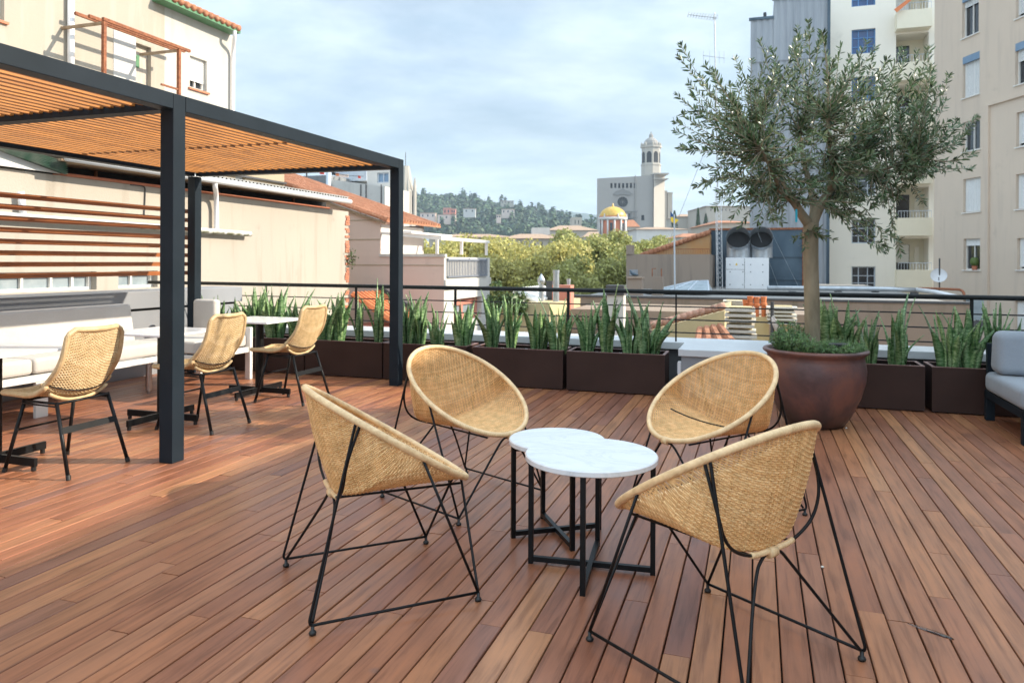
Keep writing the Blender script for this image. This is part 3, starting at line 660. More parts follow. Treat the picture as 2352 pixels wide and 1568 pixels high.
# --- olive tree in the big pot
PC = PYz(1872, 800, 6.53); PC.z = 0
def potted():
    t = thing('plant_pot', 'big round terracotta brown pot holding the olive tree', 'pot', PC)
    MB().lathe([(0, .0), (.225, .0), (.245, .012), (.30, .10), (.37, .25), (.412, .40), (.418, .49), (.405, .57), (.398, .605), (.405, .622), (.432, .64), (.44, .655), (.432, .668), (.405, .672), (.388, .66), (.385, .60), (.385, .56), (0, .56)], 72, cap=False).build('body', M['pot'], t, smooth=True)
    MB().lathe([(0, .615), (.2, .612), (.384, .60)], 40, cap=False).build('soil', M['soil'], t)
potted()
def olive():
    rnd = random.Random(21); Y0 = PC.y; X0 = PC.x
    t = thing('olive_tree', 'olive tree with silvery green crown growing from the big round pot', 'tree', (PC.x, PC.y, .6)); O = Vector((PC.x, PC.y, .6))
    pw = lambda x, y, dy=0: PYz(x, y, Y0+dy)-O
    br = MB()
    tr = [Vector((-.02, 0, 0)), pw(1866, 760), pw(1865, 690), pw(1862, 610), pw(1862, 555), pw(1863, 512)]
    br.tube(chaikin(tr, 2), [.078]+[.074]*3+[.072]*4+[.069]*4+[.067]*6+[.068]*4 if False else .065, 14)
    fork = tr[-1]
    limbs = [[fork+Vector((0,0,-.03)), pw(1842, 495, -.02), pw(1826, 465, -.05), pw(1795, 440, -.12), pw(1755, 415, -.2)],
             [fork+Vector((0,0,-.03)), pw(1880, 478, .02), pw(1905, 440, .05), pw(1945, 395, .12), pw(1985, 345, .18)],
             [fork+Vector((0,0,-.03)), pw(1872, 480, .1), pw(1862, 430, .25), pw(1845, 370, .35), pw(1835, 300, .4)],
             [pw(1905, 440, .05), pw(1915, 400, -.1), pw(1905, 340, -.25), pw(1900, 270, -.3)],
             [pw(1945, 395, .12), pw(2000, 395, .0), pw(2060, 380, -.15), pw(2110, 360, -.2)],
             [pw(1826, 465, -.05), pw(1800, 420, .1), pw(1760, 350, .25), pw(1730, 290, .3)],
             [pw(1795, 440, -.12), pw(1770, 390, -.3), pw(1750, 340, -.4)]]
    rad = [(.052, .014), (.056, .016), (.045, .012), (.03, .010), (.026, .009), (.026, .009), (.022, .008)]
    nodes = []
    for lp, (r0, r1) in zip(limbs, rad):
        c = chaikin(lp, 2); n = len(c); br.tube(c, [r0+(r1-r0)*i/(n-1) for i in range(n)], 10); nodes += [(p, i/(n-1)) for i, p in enumerate(c) if i/(n-1) > .35]
    lv = MB()
    def leaf(p, d, L, w):
        d = d.normalized(); q = Vector((rnd.gauss(0, 1), rnd.gauss(0, 1), rnd.gauss(0, 1))); s = d.cross(q); s = s.normalized() if s.length > 1e-4 else Vector((1, 0, 0)); n = s.cross(d); cv = rnd.uniform(-.12, .12)*L
        a = p; b1 = p+d*L*.33+n*cv*.6; b2 = p+d*L*.7+n*cv*.8; e = p+d*L
        lv.add([a, b1+s*w, b1-s*w, b2+s*w*.85, b2-s*w*.85, e], [(0, 1, 2), (2, 1, 3, 4), (4, 3, 5)])
    def shoot(p0, tip, up, dens=1.0, l0=.25):
        mid = p0.lerp(tip, .55)+Vector((rnd.gauss(0, .04), rnd.gauss(0, .04), -up*.5)); pts = chaikin([p0, mid, tip], 3); n = len(pts); Ltot = sum((pts[i+1]-pts[i]).length for i in range(n-1))
        br.tube(pts, [.0042*(1-i/(n-1))+.0011 for i in range(n)], 4, caps=False)
        m = int(Ltot*(1-l0)/.021*dens)
        for k in range(m):
            s = l0+(1-l0)*(k+rnd.random()*.6)/m; x = s*(n-1); i = min(int(x), n-2); p = pts[i].lerp(pts[i+1], x-i); d = (pts[i+1]-pts[i]).normalized()
            q = d.cross(Vector((rnd.gauss(0, 1), rnd.gauss(0, 1), rnd.gauss(0, 1)))); q = q.normalized() if q.length > 1e-4 else Vector((1, 0, 0))
            sz = rnd.uniform(.046, .076)*(1-.35*max(0, s-.85)/.15)
            for sg in ((1, -1) if rnd.random() < .85 else (1,)): leaf(p, d*rnd.uniform(.6, 1.3)+q*sg, sz, sz*rnd.uniform(.095, .13))
    def near(tip):
        ax = Vector((0, 0, 1)); return min(nodes, key=lambda q: (q[0]-tip).length+rnd.random()*.35)[0]
    tips = [(1557,128),(1553,218),(1550,300),(1572,340),(1565,262),(1620,150),(1640,165),(1680,215),(1655,225),(1745,92),(1718,180),(1700,150),(1857,48),(1853,75),(1885,85),(1930,105),(1912,140),(1990,95),(2010,110),(2040,135),(2082,140),(2130,112),(2140,150),(2105,120),(2180,172),(2172,232),(2160,200),
            (2245,268),(2238,352),(2225,300),(2195,275),(2205,330),(2150,390),(2140,400),(2100,425),(1600,380),(1612,442),(1615,420),(1640,478),(1680,500),(1705,470),(1660,440),(1780,150),(1820,110),(1960,150),(1585,320),(1600,250),(1580,190),(2070,585),(2040,570),(1990,520),(1960,495),(2120,345),(1700,520),(1745,520),(1655,415)]
    for x, y in tips:
        tp = pw(x, y, rnd.uniform(-.55, .55)); shoot(near(tp), tp, rnd.uniform(.05, .2) if y < 420 else -.1, 1.0, .18)
        for _ in range(2):
            tp2 = pw(x*.9+1890*.1+rnd.gauss(0, 22), y*.9+300*.1+rnd.gauss(0, 18), rnd.uniform(-.6, .6)); shoot(near(tp2), tp2, rnd.uniform(.03, .18), 1.0, .2)
    for _ in range(330):
        an = rnd.random()*6.283; rr = math.sqrt(rnd.random()); x = 1895+255*rr*math.cos(an); y = 320+190*rr*math.sin(an)
        if y > 440 and abs(x-1865) < 60: continue
        tp = pw(x, y, rnd.uniform(-.85, .85)*math.sqrt(max(.05, 1-rr*rr))); shoot(near(tp), tp, rnd.uniform(.02, .15), .95, .15)
    for _ in range(150):
        x = rnd.gauss(1915, 105); y = rnd.gauss(385, 50); tp = pw(x, y, rnd.uniform(-.6, .6)); shoot(near(tp), tp, .05, 1.1, .05)
    for tp in ((1822, 548), (1895, 545), (1915, 550), (1850, 570), (1905, 530)):     # epicormic sprigs under the fork
        tq = pw(tp[0], tp[1], -.12); shoot(pw(1863, 528, -.06), tq, -.03, 1.3, .1)
    br.build('trunk', M['bark'], t, smooth=True); lv.build('crown', M['olive'], t)
olive()
# --- herbs in the pot
def herb(dx, dy, sp, h, n, label, seed):
    rnd = random.Random(seed); mb = MB(); P0 = Vector((PC.x+dx, PC.y+dy, .61))
    for _ in range(n):
        an = rnd.random()*6.283; r = rnd.random()**.5*sp; p0 = Vector((r*.5*math.cos(an), r*.5*math.sin(an), 0)); tip = Vector((r*1.25*math.cos(an), r*1.25*math.sin(an), h*rnd.uniform(.45, 1.1))); mid = p0.lerp(tip, .5)+Vector((0, 0, h*.18))
        pts = chaikin([p0, mid, tip], 2); m = len(pts); mb.tube(pts, .0016, 3, caps=False)
        for i in range(2, m):
            for k in range(6):
                p = pts[i]+Vector((rnd.gauss(0, .004),)*3); d = Vector((rnd.gauss(0, 1), rnd.gauss(0, 1), rnd.gauss(.4, 1))).normalized()*rnd.uniform(.018, .036); s = d.cross(Vector((rnd.gauss(0, 1), rnd.gauss(0, 1), 1))).normalized()*.0040
                mb.add([p-s, p+s, p+d+s*.3, p+d-s*.3], [(0, 1, 2, 3)])
    o = mb.build('herb_plant', M['herb']); o.location = P0; tag(o, label, 'herb', 'herbs planted in the olive pot')
herb(-.25, -.05, .13, .19, 70, 'tall bushy herb at the left side of the olive pot', 1)
herb(-.12, -.20, .14, .15, 70, 'herb at the front of the olive pot, left of the black lamp', 2)
herb(.12, -.22, .15, .10, 70, 'low spreading herb at the front of the olive pot, right of the lamp', 3)
herb(.27, -.05, .14, .11, 60, 'low herb trailing over the right rim of the olive pot', 4)
herb(-.1, .2, .14, .24, 50, 'feathery herb at the back of the olive pot beside the trunk', 5)
t = thing('spotlight', 'flat black lamp lying in the olive pot in front of the trunk', 'lamp', PC+Vector((.11, -.19, .705)), R(-8))
MB().box(-.085, .085, -.05, .05, 0, .028).build('housing', M['pot_black'], t, bevel=.006); MB().tube([(0, 0, -.06), (0, 0, .0)], .008, 8).build('stake', M['pot_black'], t)

# --- small things on the deck
def puddle():
    x = N('water_film'); x.set(Roughness=.03); x.b.inputs['Transmission Weight'].default_value = 1; x.b.inputs['IOR'].default_value = 1.33; x.b.inputs['Base Color'].default_value = (.96, .97, .98, 1)
    c = GP(2136, 1449, .0); m = MB(); n = 28; P = []
    for k in range(n):
        an = 2*math.pi*k/n; w = .5+.5*math.cos(an); P.append((.085*math.cos(an), (.008+.012*w)*math.sin(an)))
    vs = [(a, b, .0018) for a, b in P]+[(a*.8, b*.7, .0042) for a, b in P]; m.add(vs, [(k, (k+1) % n, n+(k+1) % n, n+k) for k in range(n)]+[tuple(range(n, 2*n)), tuple(range(n))[::-1]])
    o = m.build('water_puddle', x.m, smooth=True); o.location = c; o.rotation_euler = (0, 0, R(-48)); tag(o, 'thin elongated puddle of water on the deck at lower right', 'puddle')
puddle()
def pebble(px, label, s):
    m = MB(); m.lathe([(0, 0), (s*.8, s*.15), (s, s*.5), (s*.7, s*.95), (0, s*1.1)], 9); o = m.build('pebble', M['slab'], smooth=True); o.location = GP(*px, .001); o.rotation_euler = (0, 0, px[0]); tag(o, label, 'pebble', 'stray pebbles on the deck')
pebble((1889, 1303), 'pale pebble on the deck right of the nearest lounge chair', .008); pebble((1943, 984), 'tiny pale pebble at the foot of the olive pot', .011)
o = MB().box(-.008, .008, -.004, .004, 0, .11).build('ribbon', M['bluefr2']); o.location = PYz(1829, 510, PC.y-.18); tag(o, 'small bright blue ribbon tied in the lower olive crown', 'ribbon')
# ================================================================ THE TOWN AROUND
def mbox(mb, mp, u0, u1, z0, z1, d0, d1):
    mb.hexa([mp(u0, z0, d0), mp(u1, z0, d0), mp(u1, z0, d1), mp(u0, z0, d1)], [mp(u0, z1, d0), mp(u1, z1, d0), mp(u1, z1, d1), mp(u0, z1, d1)])
def mpb(b): return lambda u, z, d: (b-d, u, z)           # facade facing right (+b), u = a
def mpa(a): return lambda u, z, d: (u, a+d, z)           # facade facing the camera, u = b
def ra_(r, a):                                           # px rect -> (u0,u1,z0,z1) on plane a
    x0, y0, x1, y1 = r; p = PA(x0, (y0+y1)/2, a); q = PA(x1, (y0+y1)/2, a); xm = (x0+x1)/2; return (p[0], q[0], PA(xm, y1, a)[1], PA(xm, y0, a)[1])
def rb_(r, b):
    x0, y0, x1, y1 = r; p = PB(x0, (y0+y1)/2, b); q = PB(x1, (y0+y1)/2, b); xm = (x0+x1)/2; return (p[0], q[0], PB(xm, y1, b)[1], PB(xm, y0, b)[1])
def window(par, off, mp, h, dep, fr, pane, vert=(), horz=(), shut=0, fw=.06, name='window', sill=None, shm=None, lintel=None):
    u0, u1, z0, z1 = h; f = MB(off); d0, d1 = dep-.07, dep-.005
    mbox(f, mp, u0, u0+fw, z0, z1, d0, d1); mbox(f, mp, u1-fw, u1, z0, z1, d0, d1); mbox(f, mp, u0+fw, u1-fw, z0, z0+fw, d0, d1); mbox(f, mp, u0+fw, u1-fw, z1-fw, z1, d0, d1)
    for v in vert: x = u0+(u1-u0)*v; mbox(f, mp, x-fw*.4, x+fw*.4, z0+fw, z1-fw, d0+.01, d1)
    for v in horz: z = z0+(z1-z0)*v; mbox(f, mp, u0+fw, u1-fw, z-fw*.35, z+fw*.35, d0+.014, d1)
    w = f.build(name, M[fr], par)
    p = MB(off); p.quad(mp(u0, z0, dep-.004), mp(u1, z0, dep-.004), mp(u1, z1, dep-.004), mp(u0, z1, dep-.004)); p.build('pane', M[pane], w)
    if shut > 0:
        s = MB(off); zb = z1-(z1-z0)*shut; n = max(4, int((z1-zb)/.055)); 
        for i in range(n):
            a, b = zb+(z1-zb)*i/n, zb+(z1-zb)*(i+1)/n; s.quad(mp(u0+.03, a, d0-.03), mp(u1-.03, a, d0-.03), mp(u1-.03, b-.004, d0-.012), mp(u0+.03, b-.004, d0-.012))
        s.build('shutter', M[shm or 'shutter'], w)
    if sill:
        s = MB(off); mbox(s, mp, u0-.06, u1+.06, z0-.05, z0-.003, -.06, dep-.08); s.build('sill', M[sill], w)
    if lintel:
        s = MB(off); mbox(s, mp, u0+.004, u1-.004, z1-lintel, z1-.004, -.004, d0-.05); s.build('blind_box', M['blueblind'], w)
    return w
GZ = -13.0
M['greyrail'] = pm('blue_grey_rail', (.16,.18,.22), (.20,.22,.26), 3, .5)
g = MB().box(-3000, 3000, -60, 6000, GZ-.5, GZ).build('ground', M['ground']); tag(g, kind='structure')
# hotel block under the terrace
t, off = dt('terrace_building', 'lower walls of the terrace building below the parapet', 'building', 4, 0, GZ)
MB(off).box(-9.25, 7.65, -1.25, 8.70, GZ, -.07).build('wall', M['brown_wall'], t)
# tall neighbouring block outside the frame on the right: it throws the shade on the deck
t, off = dt('shading_building', 'tall plain building outside the picture on the right, shading the deck', 'building', 0, 12, GZ)
MB(off).box(8.2, 22, -24, 12.5, GZ, 7.02).build('wall', M['facade_bounce'], t)

# ---------------------------------------------------------------- left: cream wall with corrugated roof
def cream_shed():
    b = -11.0; t, off = dt('cream_shed', 'long cream rendered wall building with corrugated roof behind the slat screen', 'building', 10, b, GZ); mp = mpb(b)
    aR = PB(800, 600, b)[0]; zt = (PB(463.8, 442.5, b)[1]+PB(782.5, 485, b)[1])/2; a0 = -8
    h1 = rb_((-25, 622, 222, 667), b); h2 = rb_((272, 622, 362, 661), b); h1 = (h1[0], h1[1], h2[2], h2[3])
    w = MB(off); w.wall(a0, aR, GZ, zt, [h1, h2], mp, .22); w.quad((b, aR, GZ), (b-5, aR, GZ), (b-5, aR, zt), (b, aR, zt)); w.quad((b-5, a0, zt), (b, a0, zt), (b, aR, zt), (b-5, aR, zt)); w.build('wall', M['cream_wall'], t)
    window(t, off, mp, h1, .2, 'white_metal', 'lightglass', (.33, .60, .81), (), fw=.05); window(t, off, mp, h2, .2, 'white_metal', 'lightglass', (.46,), (), fw=.05)
    c = MB(off).box(b-.3, b+.03, PB(152, 400, b)[0], aR-1.0, zt+.002, zt+.05); c.build('coping', M['brickred'], t)
    ze = PB(600, 428, b+.45)[1]; aL = PB(152, 362, b+.4)[0]; aG = PB(800, 464, b+.4)[0]
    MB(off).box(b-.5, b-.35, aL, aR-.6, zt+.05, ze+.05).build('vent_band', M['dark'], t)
    for a in (aL+1.2, aL+4.4, aL+7.2, aR-2.2): MB(off).box(b-.34, b-.30, a, a+.04, zt+.051, ze).build('strut', M['rust'], t)
    s = MB(off); n = int((aG-aL)/.0155); vs = []
    for i in range(n+1):
        a = aL+(aG-aL)*i/n; wv = .028*math.sin(2*math.pi*(a-aL)/.125)
        vs += [(b+.42, a, ze+.06+wv), (b-4, a, ze+.40+wv), (b+.42, a, ze+.048+wv)]
    s.add(vs, [(i*3, i*3+1, i*3+4, i*3+3) for i in range(n)]+[(i*3+2, i*3, i*3+3, i*3+5) for i in range(n)]); s.build('roof', M['corr'], t, smooth=True)
    MB(off).box(b-.3, b+.30, aL, aG-.15, ze-.06, ze-.02).build('eave_board', M['rustwood'], t)
    gu = MB(off); gu.tube([(b+.47, aL-.05, ze-.02), (b+.47, aG, ze-.05)], .062, 10); gu.build('gutter', M['gutter'], t, smooth=True)
    m = MB(off); m.tube([(b+.13,)+PB(-60, 490, b+.13), (b+.13,)+PB(575, 537.5, b+.13)], .056, 12); m.build('mossy_pipe', M['mossy'], t, smooth=True)
    d = MB(off); q = [(b+.45,)+PB(494, 420, b+.45), (b+.44,)+PB(494, 432, b+.44), (b+.12,)+PB(497, 446, b+.12), (b+.12,)+PB(497, 528, b+.12)]; d.tube(chaikin([Vector(p) for p in q], 2), .05, 12); d.build('downpipe', M['pvc'], t, smooth=True)
    d = MB(off); d.tube([(b+.1,)+PB(48, 440, b+.1), (b+.1,)+PB(53, 492, b+.1)], .05, 12); d.build('downpipe', M['pvc'], t, smooth=True)
    cb = MB(off); cb.tube(chaikin([Vector((b+.02,)+PB(x, y, b+.02)) for x, y in ((300, 424), (328, 427), (334, 432), (333, 460), (331, 498))], 2), .012, 6); cb.build('cable', M['slate'], t)
    rnd = random.Random(4); br = MB(off); z = -8
    while z < zt-.15:
        br.box(b-.1, b+.012+rnd.uniform(0, .02), aR-.10-rnd.uniform(0, .10), aR+.012+rnd.uniform(0, .012), z, z+.055); z += .07+ (.07 if rnd.random() < .35 else 0)
    br.build('brick_edge', M['brickred'], t)
    v = MB((0, 0, 0)); c = Vector((b+.1, aR, PB(800, 596, b)[1]))
    for _ in range(90):
        p = c+Vector((rnd.gauss(0, .06), rnd.gauss(0, .08), rnd.gauss(0, .14))); q = Vector((rnd.gauss(0, 1), rnd.gauss(0, 1), rnd.gauss(0, 1))).normalized()*.07; s = q.cross(Vector((.3, .5, 1))).normalized()*.03
        v.add([p-s, p+s, p+q], [(0, 1, 2)])
    o = v.build('wall_plant', M['vine']); o.rotation_euler = (0, 0, -TH); tag(o, 'small green plant sprouting from the brick edge of the cream wall', 'plant')
    # translucent lean-to sheets at the far left
    s = MB(off); P = [(b+.2,)+PB(*p, b+.2) for p in ((-30, 318), (152, 372), (153, 402), (-30, 336))]
    def lerp2(u, v): 
        p = Vector(P[0]).lerp(Vector(P[1]), u); q = Vector(P[3]).lerp(Vector(P[2]), u); return p.lerp(q, v)
    vs = []; nu, nv = 8, 70
    for i in range(nu+1):
        for j in range(nv+1):
            p = lerp2(i/nu, j/nv); vs.append((p.x+.03*math.sin(j/nv*2*math.pi*7), p.y, p.z))
    s.add(vs, [(i*(nv+1)+j, (i+1)*(nv+1)+j, (i+1)*(nv+1)+j+1, i*(nv+1)+j+1) for i in range(nu) for j in range(nv)]); s.build('green_sheet', M['green_sheet'], t, smooth=True)
    s = MB(off); P2 = [(b+.1,)+PB(*p, b+.1) for p in ((-30, 337), (140, 399), (-30, 376))]; s.prism([Vector(p) for p in P2], (-.03, 0, 0)); s.build('white_sheet', M['white_sheet'], t)
cream_shed()
# ---------------------------------------------------------------- far left: tall beige building with the rusty frame
M['lime'] = stucco('limewashed_stucco', (.50,.48,.44), (.38,.35,.30), .6, .6)
def beige_left():
    b = -14.0; t, off = dt('beige_house', 'tall beige rendered house with rusty iron frame and shuttered window, upper left', 'building', 10, b, GZ); mp = mpb(b)
    aM = PB(378, 80, b)[0]; aR = PB(535, 200, b)[0]; ze = PB(465, 75, b)[1]
    hw0 = rb_((-30, -40, 33, 80), b); hw0 = rb_((-30, -60, 10, 44), b); hd = rb_((312, 104, 347, 215), b); hs = rb_((436, 134, 475, 207), b)
    w = MB(off); w.wall(-8, aM, GZ, 15, [hw0, hd], mp, .2); w.quad((b, aM, GZ), (b, aM, GZ+.1), (b-.01, aM, GZ+.1))
    w2 = MB(off); w2.wall(aM+.001, aR, GZ, ze+.25, [hs], mp, .2); w2.build('side_wall', M['lime'], t)
    w.quad((b, aM, ze), (b-8, aM, ze), (b-8, aM, 15), (b, aM, 15)); w.quad((b, aR, GZ), (b-8, aR, GZ), (b-8, aR, ze+1.5), (b, aR, ze+.25)); w.build('wall', M['beige_wall'], t)
    window(t, off, mp, hw0, .18, 'white_metal', 'glass', (.5,), (), fw=.07, sill='brickred'); window(t, off, mp, hs, .18, 'white_metal', 'glass', (.5,), (), .74, sill='brickred')
    d = MB(off); mbox(d, mp, hd[0], hd[1], hd[2], hd[3], .12, .17); dd = d.build('door', M['door'], t); q = rb_((315, 125, 328, 154), b); p = MB(off); mbox(p, mp, q[0], q[1], q[2], q[3], .10, .119); p.build('pane', M['green_paint'], dd)
    # lime washed patch beside the door
    p = MB(off); q = rb_((260, 78, 311, 200), b); mbox(p, mp, q[0], q[1], q[2]-2, q[3], -.015, -.002); p.build('limewash_panel', M['white_wall'], t)
    # tile roof over the right part with green eave
    eL, eR = PB(376, 33, b+.35)[0], PB(552, 108, b+.35)[0]
    MB(off).box(b-.05, b+.36, eL, eR, ze+.25, ze+.33).build('eave', M['green_paint'], t)
    rf = MB(off); n = int((eR-eL)/.2)
    for i in range(n):
        a = eL+(eR-eL)*(i+.5)/n; rf.tube([(b+.40, a, ze+.36), (b-4, a, ze+1.9)], .085, 8)
    rf.build('tile_roof', M['tile'], t, smooth=True)
    MB(off).tube([(b+.09,)+PB(163, -20, b+.09), (b+.09,)+PB(163, 190, b+.09)], .07, 12).build('downpipe', M['pvc'], t, smooth=True)
    z1 = PB(532, 130, b+.1)[1]; MB(off).tube(chaikin([Vector((b+.36, eR-.25, ze+.25)), Vector((b+.36, eR-.25, ze+.1)), Vector((b+.1, aR-.12, z1+.2)), Vector((b+.1, aR-.12, z1-.2)), Vector((b+.1, aR-.12, GZ))], 2), .05, 10).build('downpipe', M['pvc'], t, smooth=True)
    # rusty frame
    t2, of2 = dt('rusty_frame', 'rusty iron awning frame fixed to the beige house, no covering left', 'frame', 10, b+.6, 3)
    bo = b+1.15
    for bb, (p, q) in ((bo, ((236, 41), (436, 121))), (bo-.42, ((204, 38), (424, 118))), (bo-.84, ((172, 35), (412, 115)))):
        A = PB(*p, bb); B = PB(*q, bb); z = (A[1]+B[1])/2; MB(of2).box(bb-.03, bb+.03, A[0], B[0], z-.03, z+.035).build('rail', M['rust'], t2)
    for x in (239, 411):
        A = PB(x, 60 if x < 300 else 125, bo); z = PB(330, 80, bo)[1]
        MB(of2).box(bo-.035, bo+.035, A[0]-.035, A[0]+.035, z-3.0, z-.035).build('post', M['rust'], t2)
        MB(of2).box(b+.005, bo-.04, A[0]-.03, A[0]+.03, z-.09, z-.036).build('cross_beam', M['rustwood'], t2)
    MB(of2).box(bo-.02, bo+.02, PB(370, 200, bo)[0], PB(409, 200, bo)[0], PB(390, 200, bo)[1]-.02, PB(390, 200, bo)[1]+.02).build('low_rail', M['rust'], t2)
beige_left()
def ochre_house():
    b = -13.5; t, off = dt('ochre_house', 'ochre rendered house with small barred windows under the pergola edge', 'building', 12, b, GZ); mp = mpb(b); aR = PB(653, 410, b)[0]
    hs = [rb_(r, b) for r in ((131, 338, 172, 360), (218, 350, 254, 372), (492, 398, 515, 412), (541, 405, 563, 418))]
    hz = [(h[0], h[1], hs[2][2], hs[2][3]) for h in hs]; zt = 4.5
    w = MB(off); w.wall(-2, aR, GZ, zt, hz, mp, .16); w.quad((b, aR, GZ), (b-6, aR, GZ), (b-6, aR, zt), (b, aR, zt)); w.quad((b-6, -2, zt), (b, -2, zt), (b, aR, zt), (b-6, aR, zt)); w.build('wall', M['ochre_wall'], t)
    for h in hz: window(t, off, mp, h, .15, 'greyfr', 'lightglass', (.33, .66), (), fw=.045)
    zc = (PB(475.6, 393.8, b)[1]+PB(551, 406.8, b)[1])/2; MB(off).box(b+.002, b+.09, -2, aR, zc, zc+.05).build('string_course', M['slate'], t)
    MB(off).box(b+.002, b+.02, PB(560, 400, b)[0], PB(564, 400, b)[0], zc+.2, zc+.33).build('vent', M['dark'], t)
ochre_house()
# ---------------------------------------------------------------- grey roof-top house behind, dish, chimney, laundry
def grey_house():
    a = 34.0; t, off = dt('grey_house', 'grey plastered rooftop house with satellite dish, left of the church spire', 'building', a, -14, GZ); mp = mpa(a)
    q = ra_((655, 404, 757, 470), a); w = MB(off).box(q[0]-4, q[1], a, a+6, GZ, q[3]); w.build('dark_wing', M['dgrey_wall'], t)
    q2 = ra_((757, 412, 884, 520), a-.2); w = MB(off); zl = PA(757, 412, a-.2)[1]; zr = PA(899, 428, a-.2)[1]
    w.hexa([(q2[0], a-.2, GZ), (q2[1], a-.2, GZ), (q2[1], a+2.6, GZ), (q2[0], a+2.6, GZ)], [(q2[0], a-.2, zl), (q2[1], a-.2, zr), (q2[1], a+2.6, zr), (q2[0], a+2.6, zl)]); w.build('light_wing', M['grey_wall'], t)
    for x in (829, 841, 876):
        p = PA(x, 470, a-.2); MB(off).box(p[0]-.02, p[0]+.02, a-.245, a-.201, PA(x, 520, a-.2)[1], PA(x, 424, a-.2)[1]).build('groove_pipe', M['slate'], t)
    q = ra_((770, 380, 842, 416), a+2); MB(off).box(q[0], q[1], a+2, a+5, q[2], q[3]).build('roof_room', M['greyfr'], t)
    q = ra_((843, 380, 900, 430), a+1.5); h = [ra_((866, 396, 893, 420), a+1.5)]; w = MB(off); w.wall(q[0], q[1], q[2]-.5, q[3]+.4, h, mpa(a+1.5), .15); w.build('white_room', M['white_wall'], t); window(t, off, mpa(a+1.5), h[0], .14, 'greyfr', 'blueblind', (.5,), (), fw=.06)
    q = ra_((746, 384, 756, 445), a-.5); MB(off).tube([((q[0]+q[1])/2, a-.35, -2), ((q[0]+q[1])/2, a-.35, q[3]+.8)], (q[1]-q[0])/2, 12).build('flue', M['greyfr'], t, smooth=True)
    # things on it
    q = ra_((673, 419, 687, 437), a-3); c = thing('chimney', 'small dark capped chimney beside the satellite dish on the left roof', 'chimney', W(a-3, (q[0]+q[1])/2, q[2]), -TH); wd = (q[1]-q[0])/2
    MB().box(-wd, wd, -wd, wd, -1, q[3]-q[2]).build('stack', M['grey_wall'], c); MB().box(-wd*1.7, wd*1.7, -wd*1.7, wd*1.7, q[3]-q[2]+.1, q[3]-q[2]+.19).box(-wd*.6, wd*.6, -wd*.6, wd*.6, q[3]-q[2]+.001, q[3]-q[2]+.099).build('cap', M['slate'], c)
    dish('white satellite dish on its mast beside the small dark chimney', (703, 420), 31.5, 22/2, -TH+R(25), True)
    cl = thing('laundry_line', 'washing line with red and orange clothes on the grey rooftop', 'laundry', W(a+.5, PA(800, 400, a+.5)[0], PA(800, 400, a+.5)[1]), -TH)
    P = lambda x, y: Vector((PA(x, y, a+.5)[0]-PA(800, 400, a+.5)[0], 0, PA(x, y, a+.5)[1]-PA(800, 400, a+.5)[1]))
    MB().tube([P(727, 388), P(760, 396), P(800, 404), P(835, 405)], .015, 6).build('line', M['slate'], cl)
    for x0, x1, y0, y1, m in ((734, 744, 388, 400, 'cloth_red'), (762, 770, 395, 402, 'pot_black'), (771, 778, 397, 404, 'orange_pot'), (779, 800, 400, 407, 'pink_wall'), (822, 828, 403, 409, 'cloth_red')):
        MB().prism([P(x0, y0), P(x1, y0+1), P(x1, y1+1), P(x0, y1)], (0, .03, 0)).build('garment', M[m], cl)
def dish(label, px, Y, rpx, rz, mast, mat='unit'):
    p = PYz(px[0], px[1], Y); r = rpx*Y/F; t = thing('satellite_dish', label, 'satellite dish', p, rz)
    d = MB(); pr = [(r*k/8, .28*r*(k/8)**2) for k in range(9)]; d.lathe(pr+[(r, .30*r)]+[(r*k/8, .28*r*(k/8)**2-.02) for k in range(7, -1, -1)], 28, cap=False); o = d.build('bowl', M[mat], t, smooth=True); o.rotation_euler = (R(68), 0, 0)
    MB().tube([(0, -.05*r, -.7*r), (0, -1.0*r, -.15*r)], .02*max(1, r*2), 6).build('feed_arm', M['slate'], t)
    if mast: MB().tube([(.1*r, .12*r, -2.6*r), (.1*r, .12*r, 2.4*r)], .035, 8).build('mast', M['slate'], t)
    return t
grey_house()
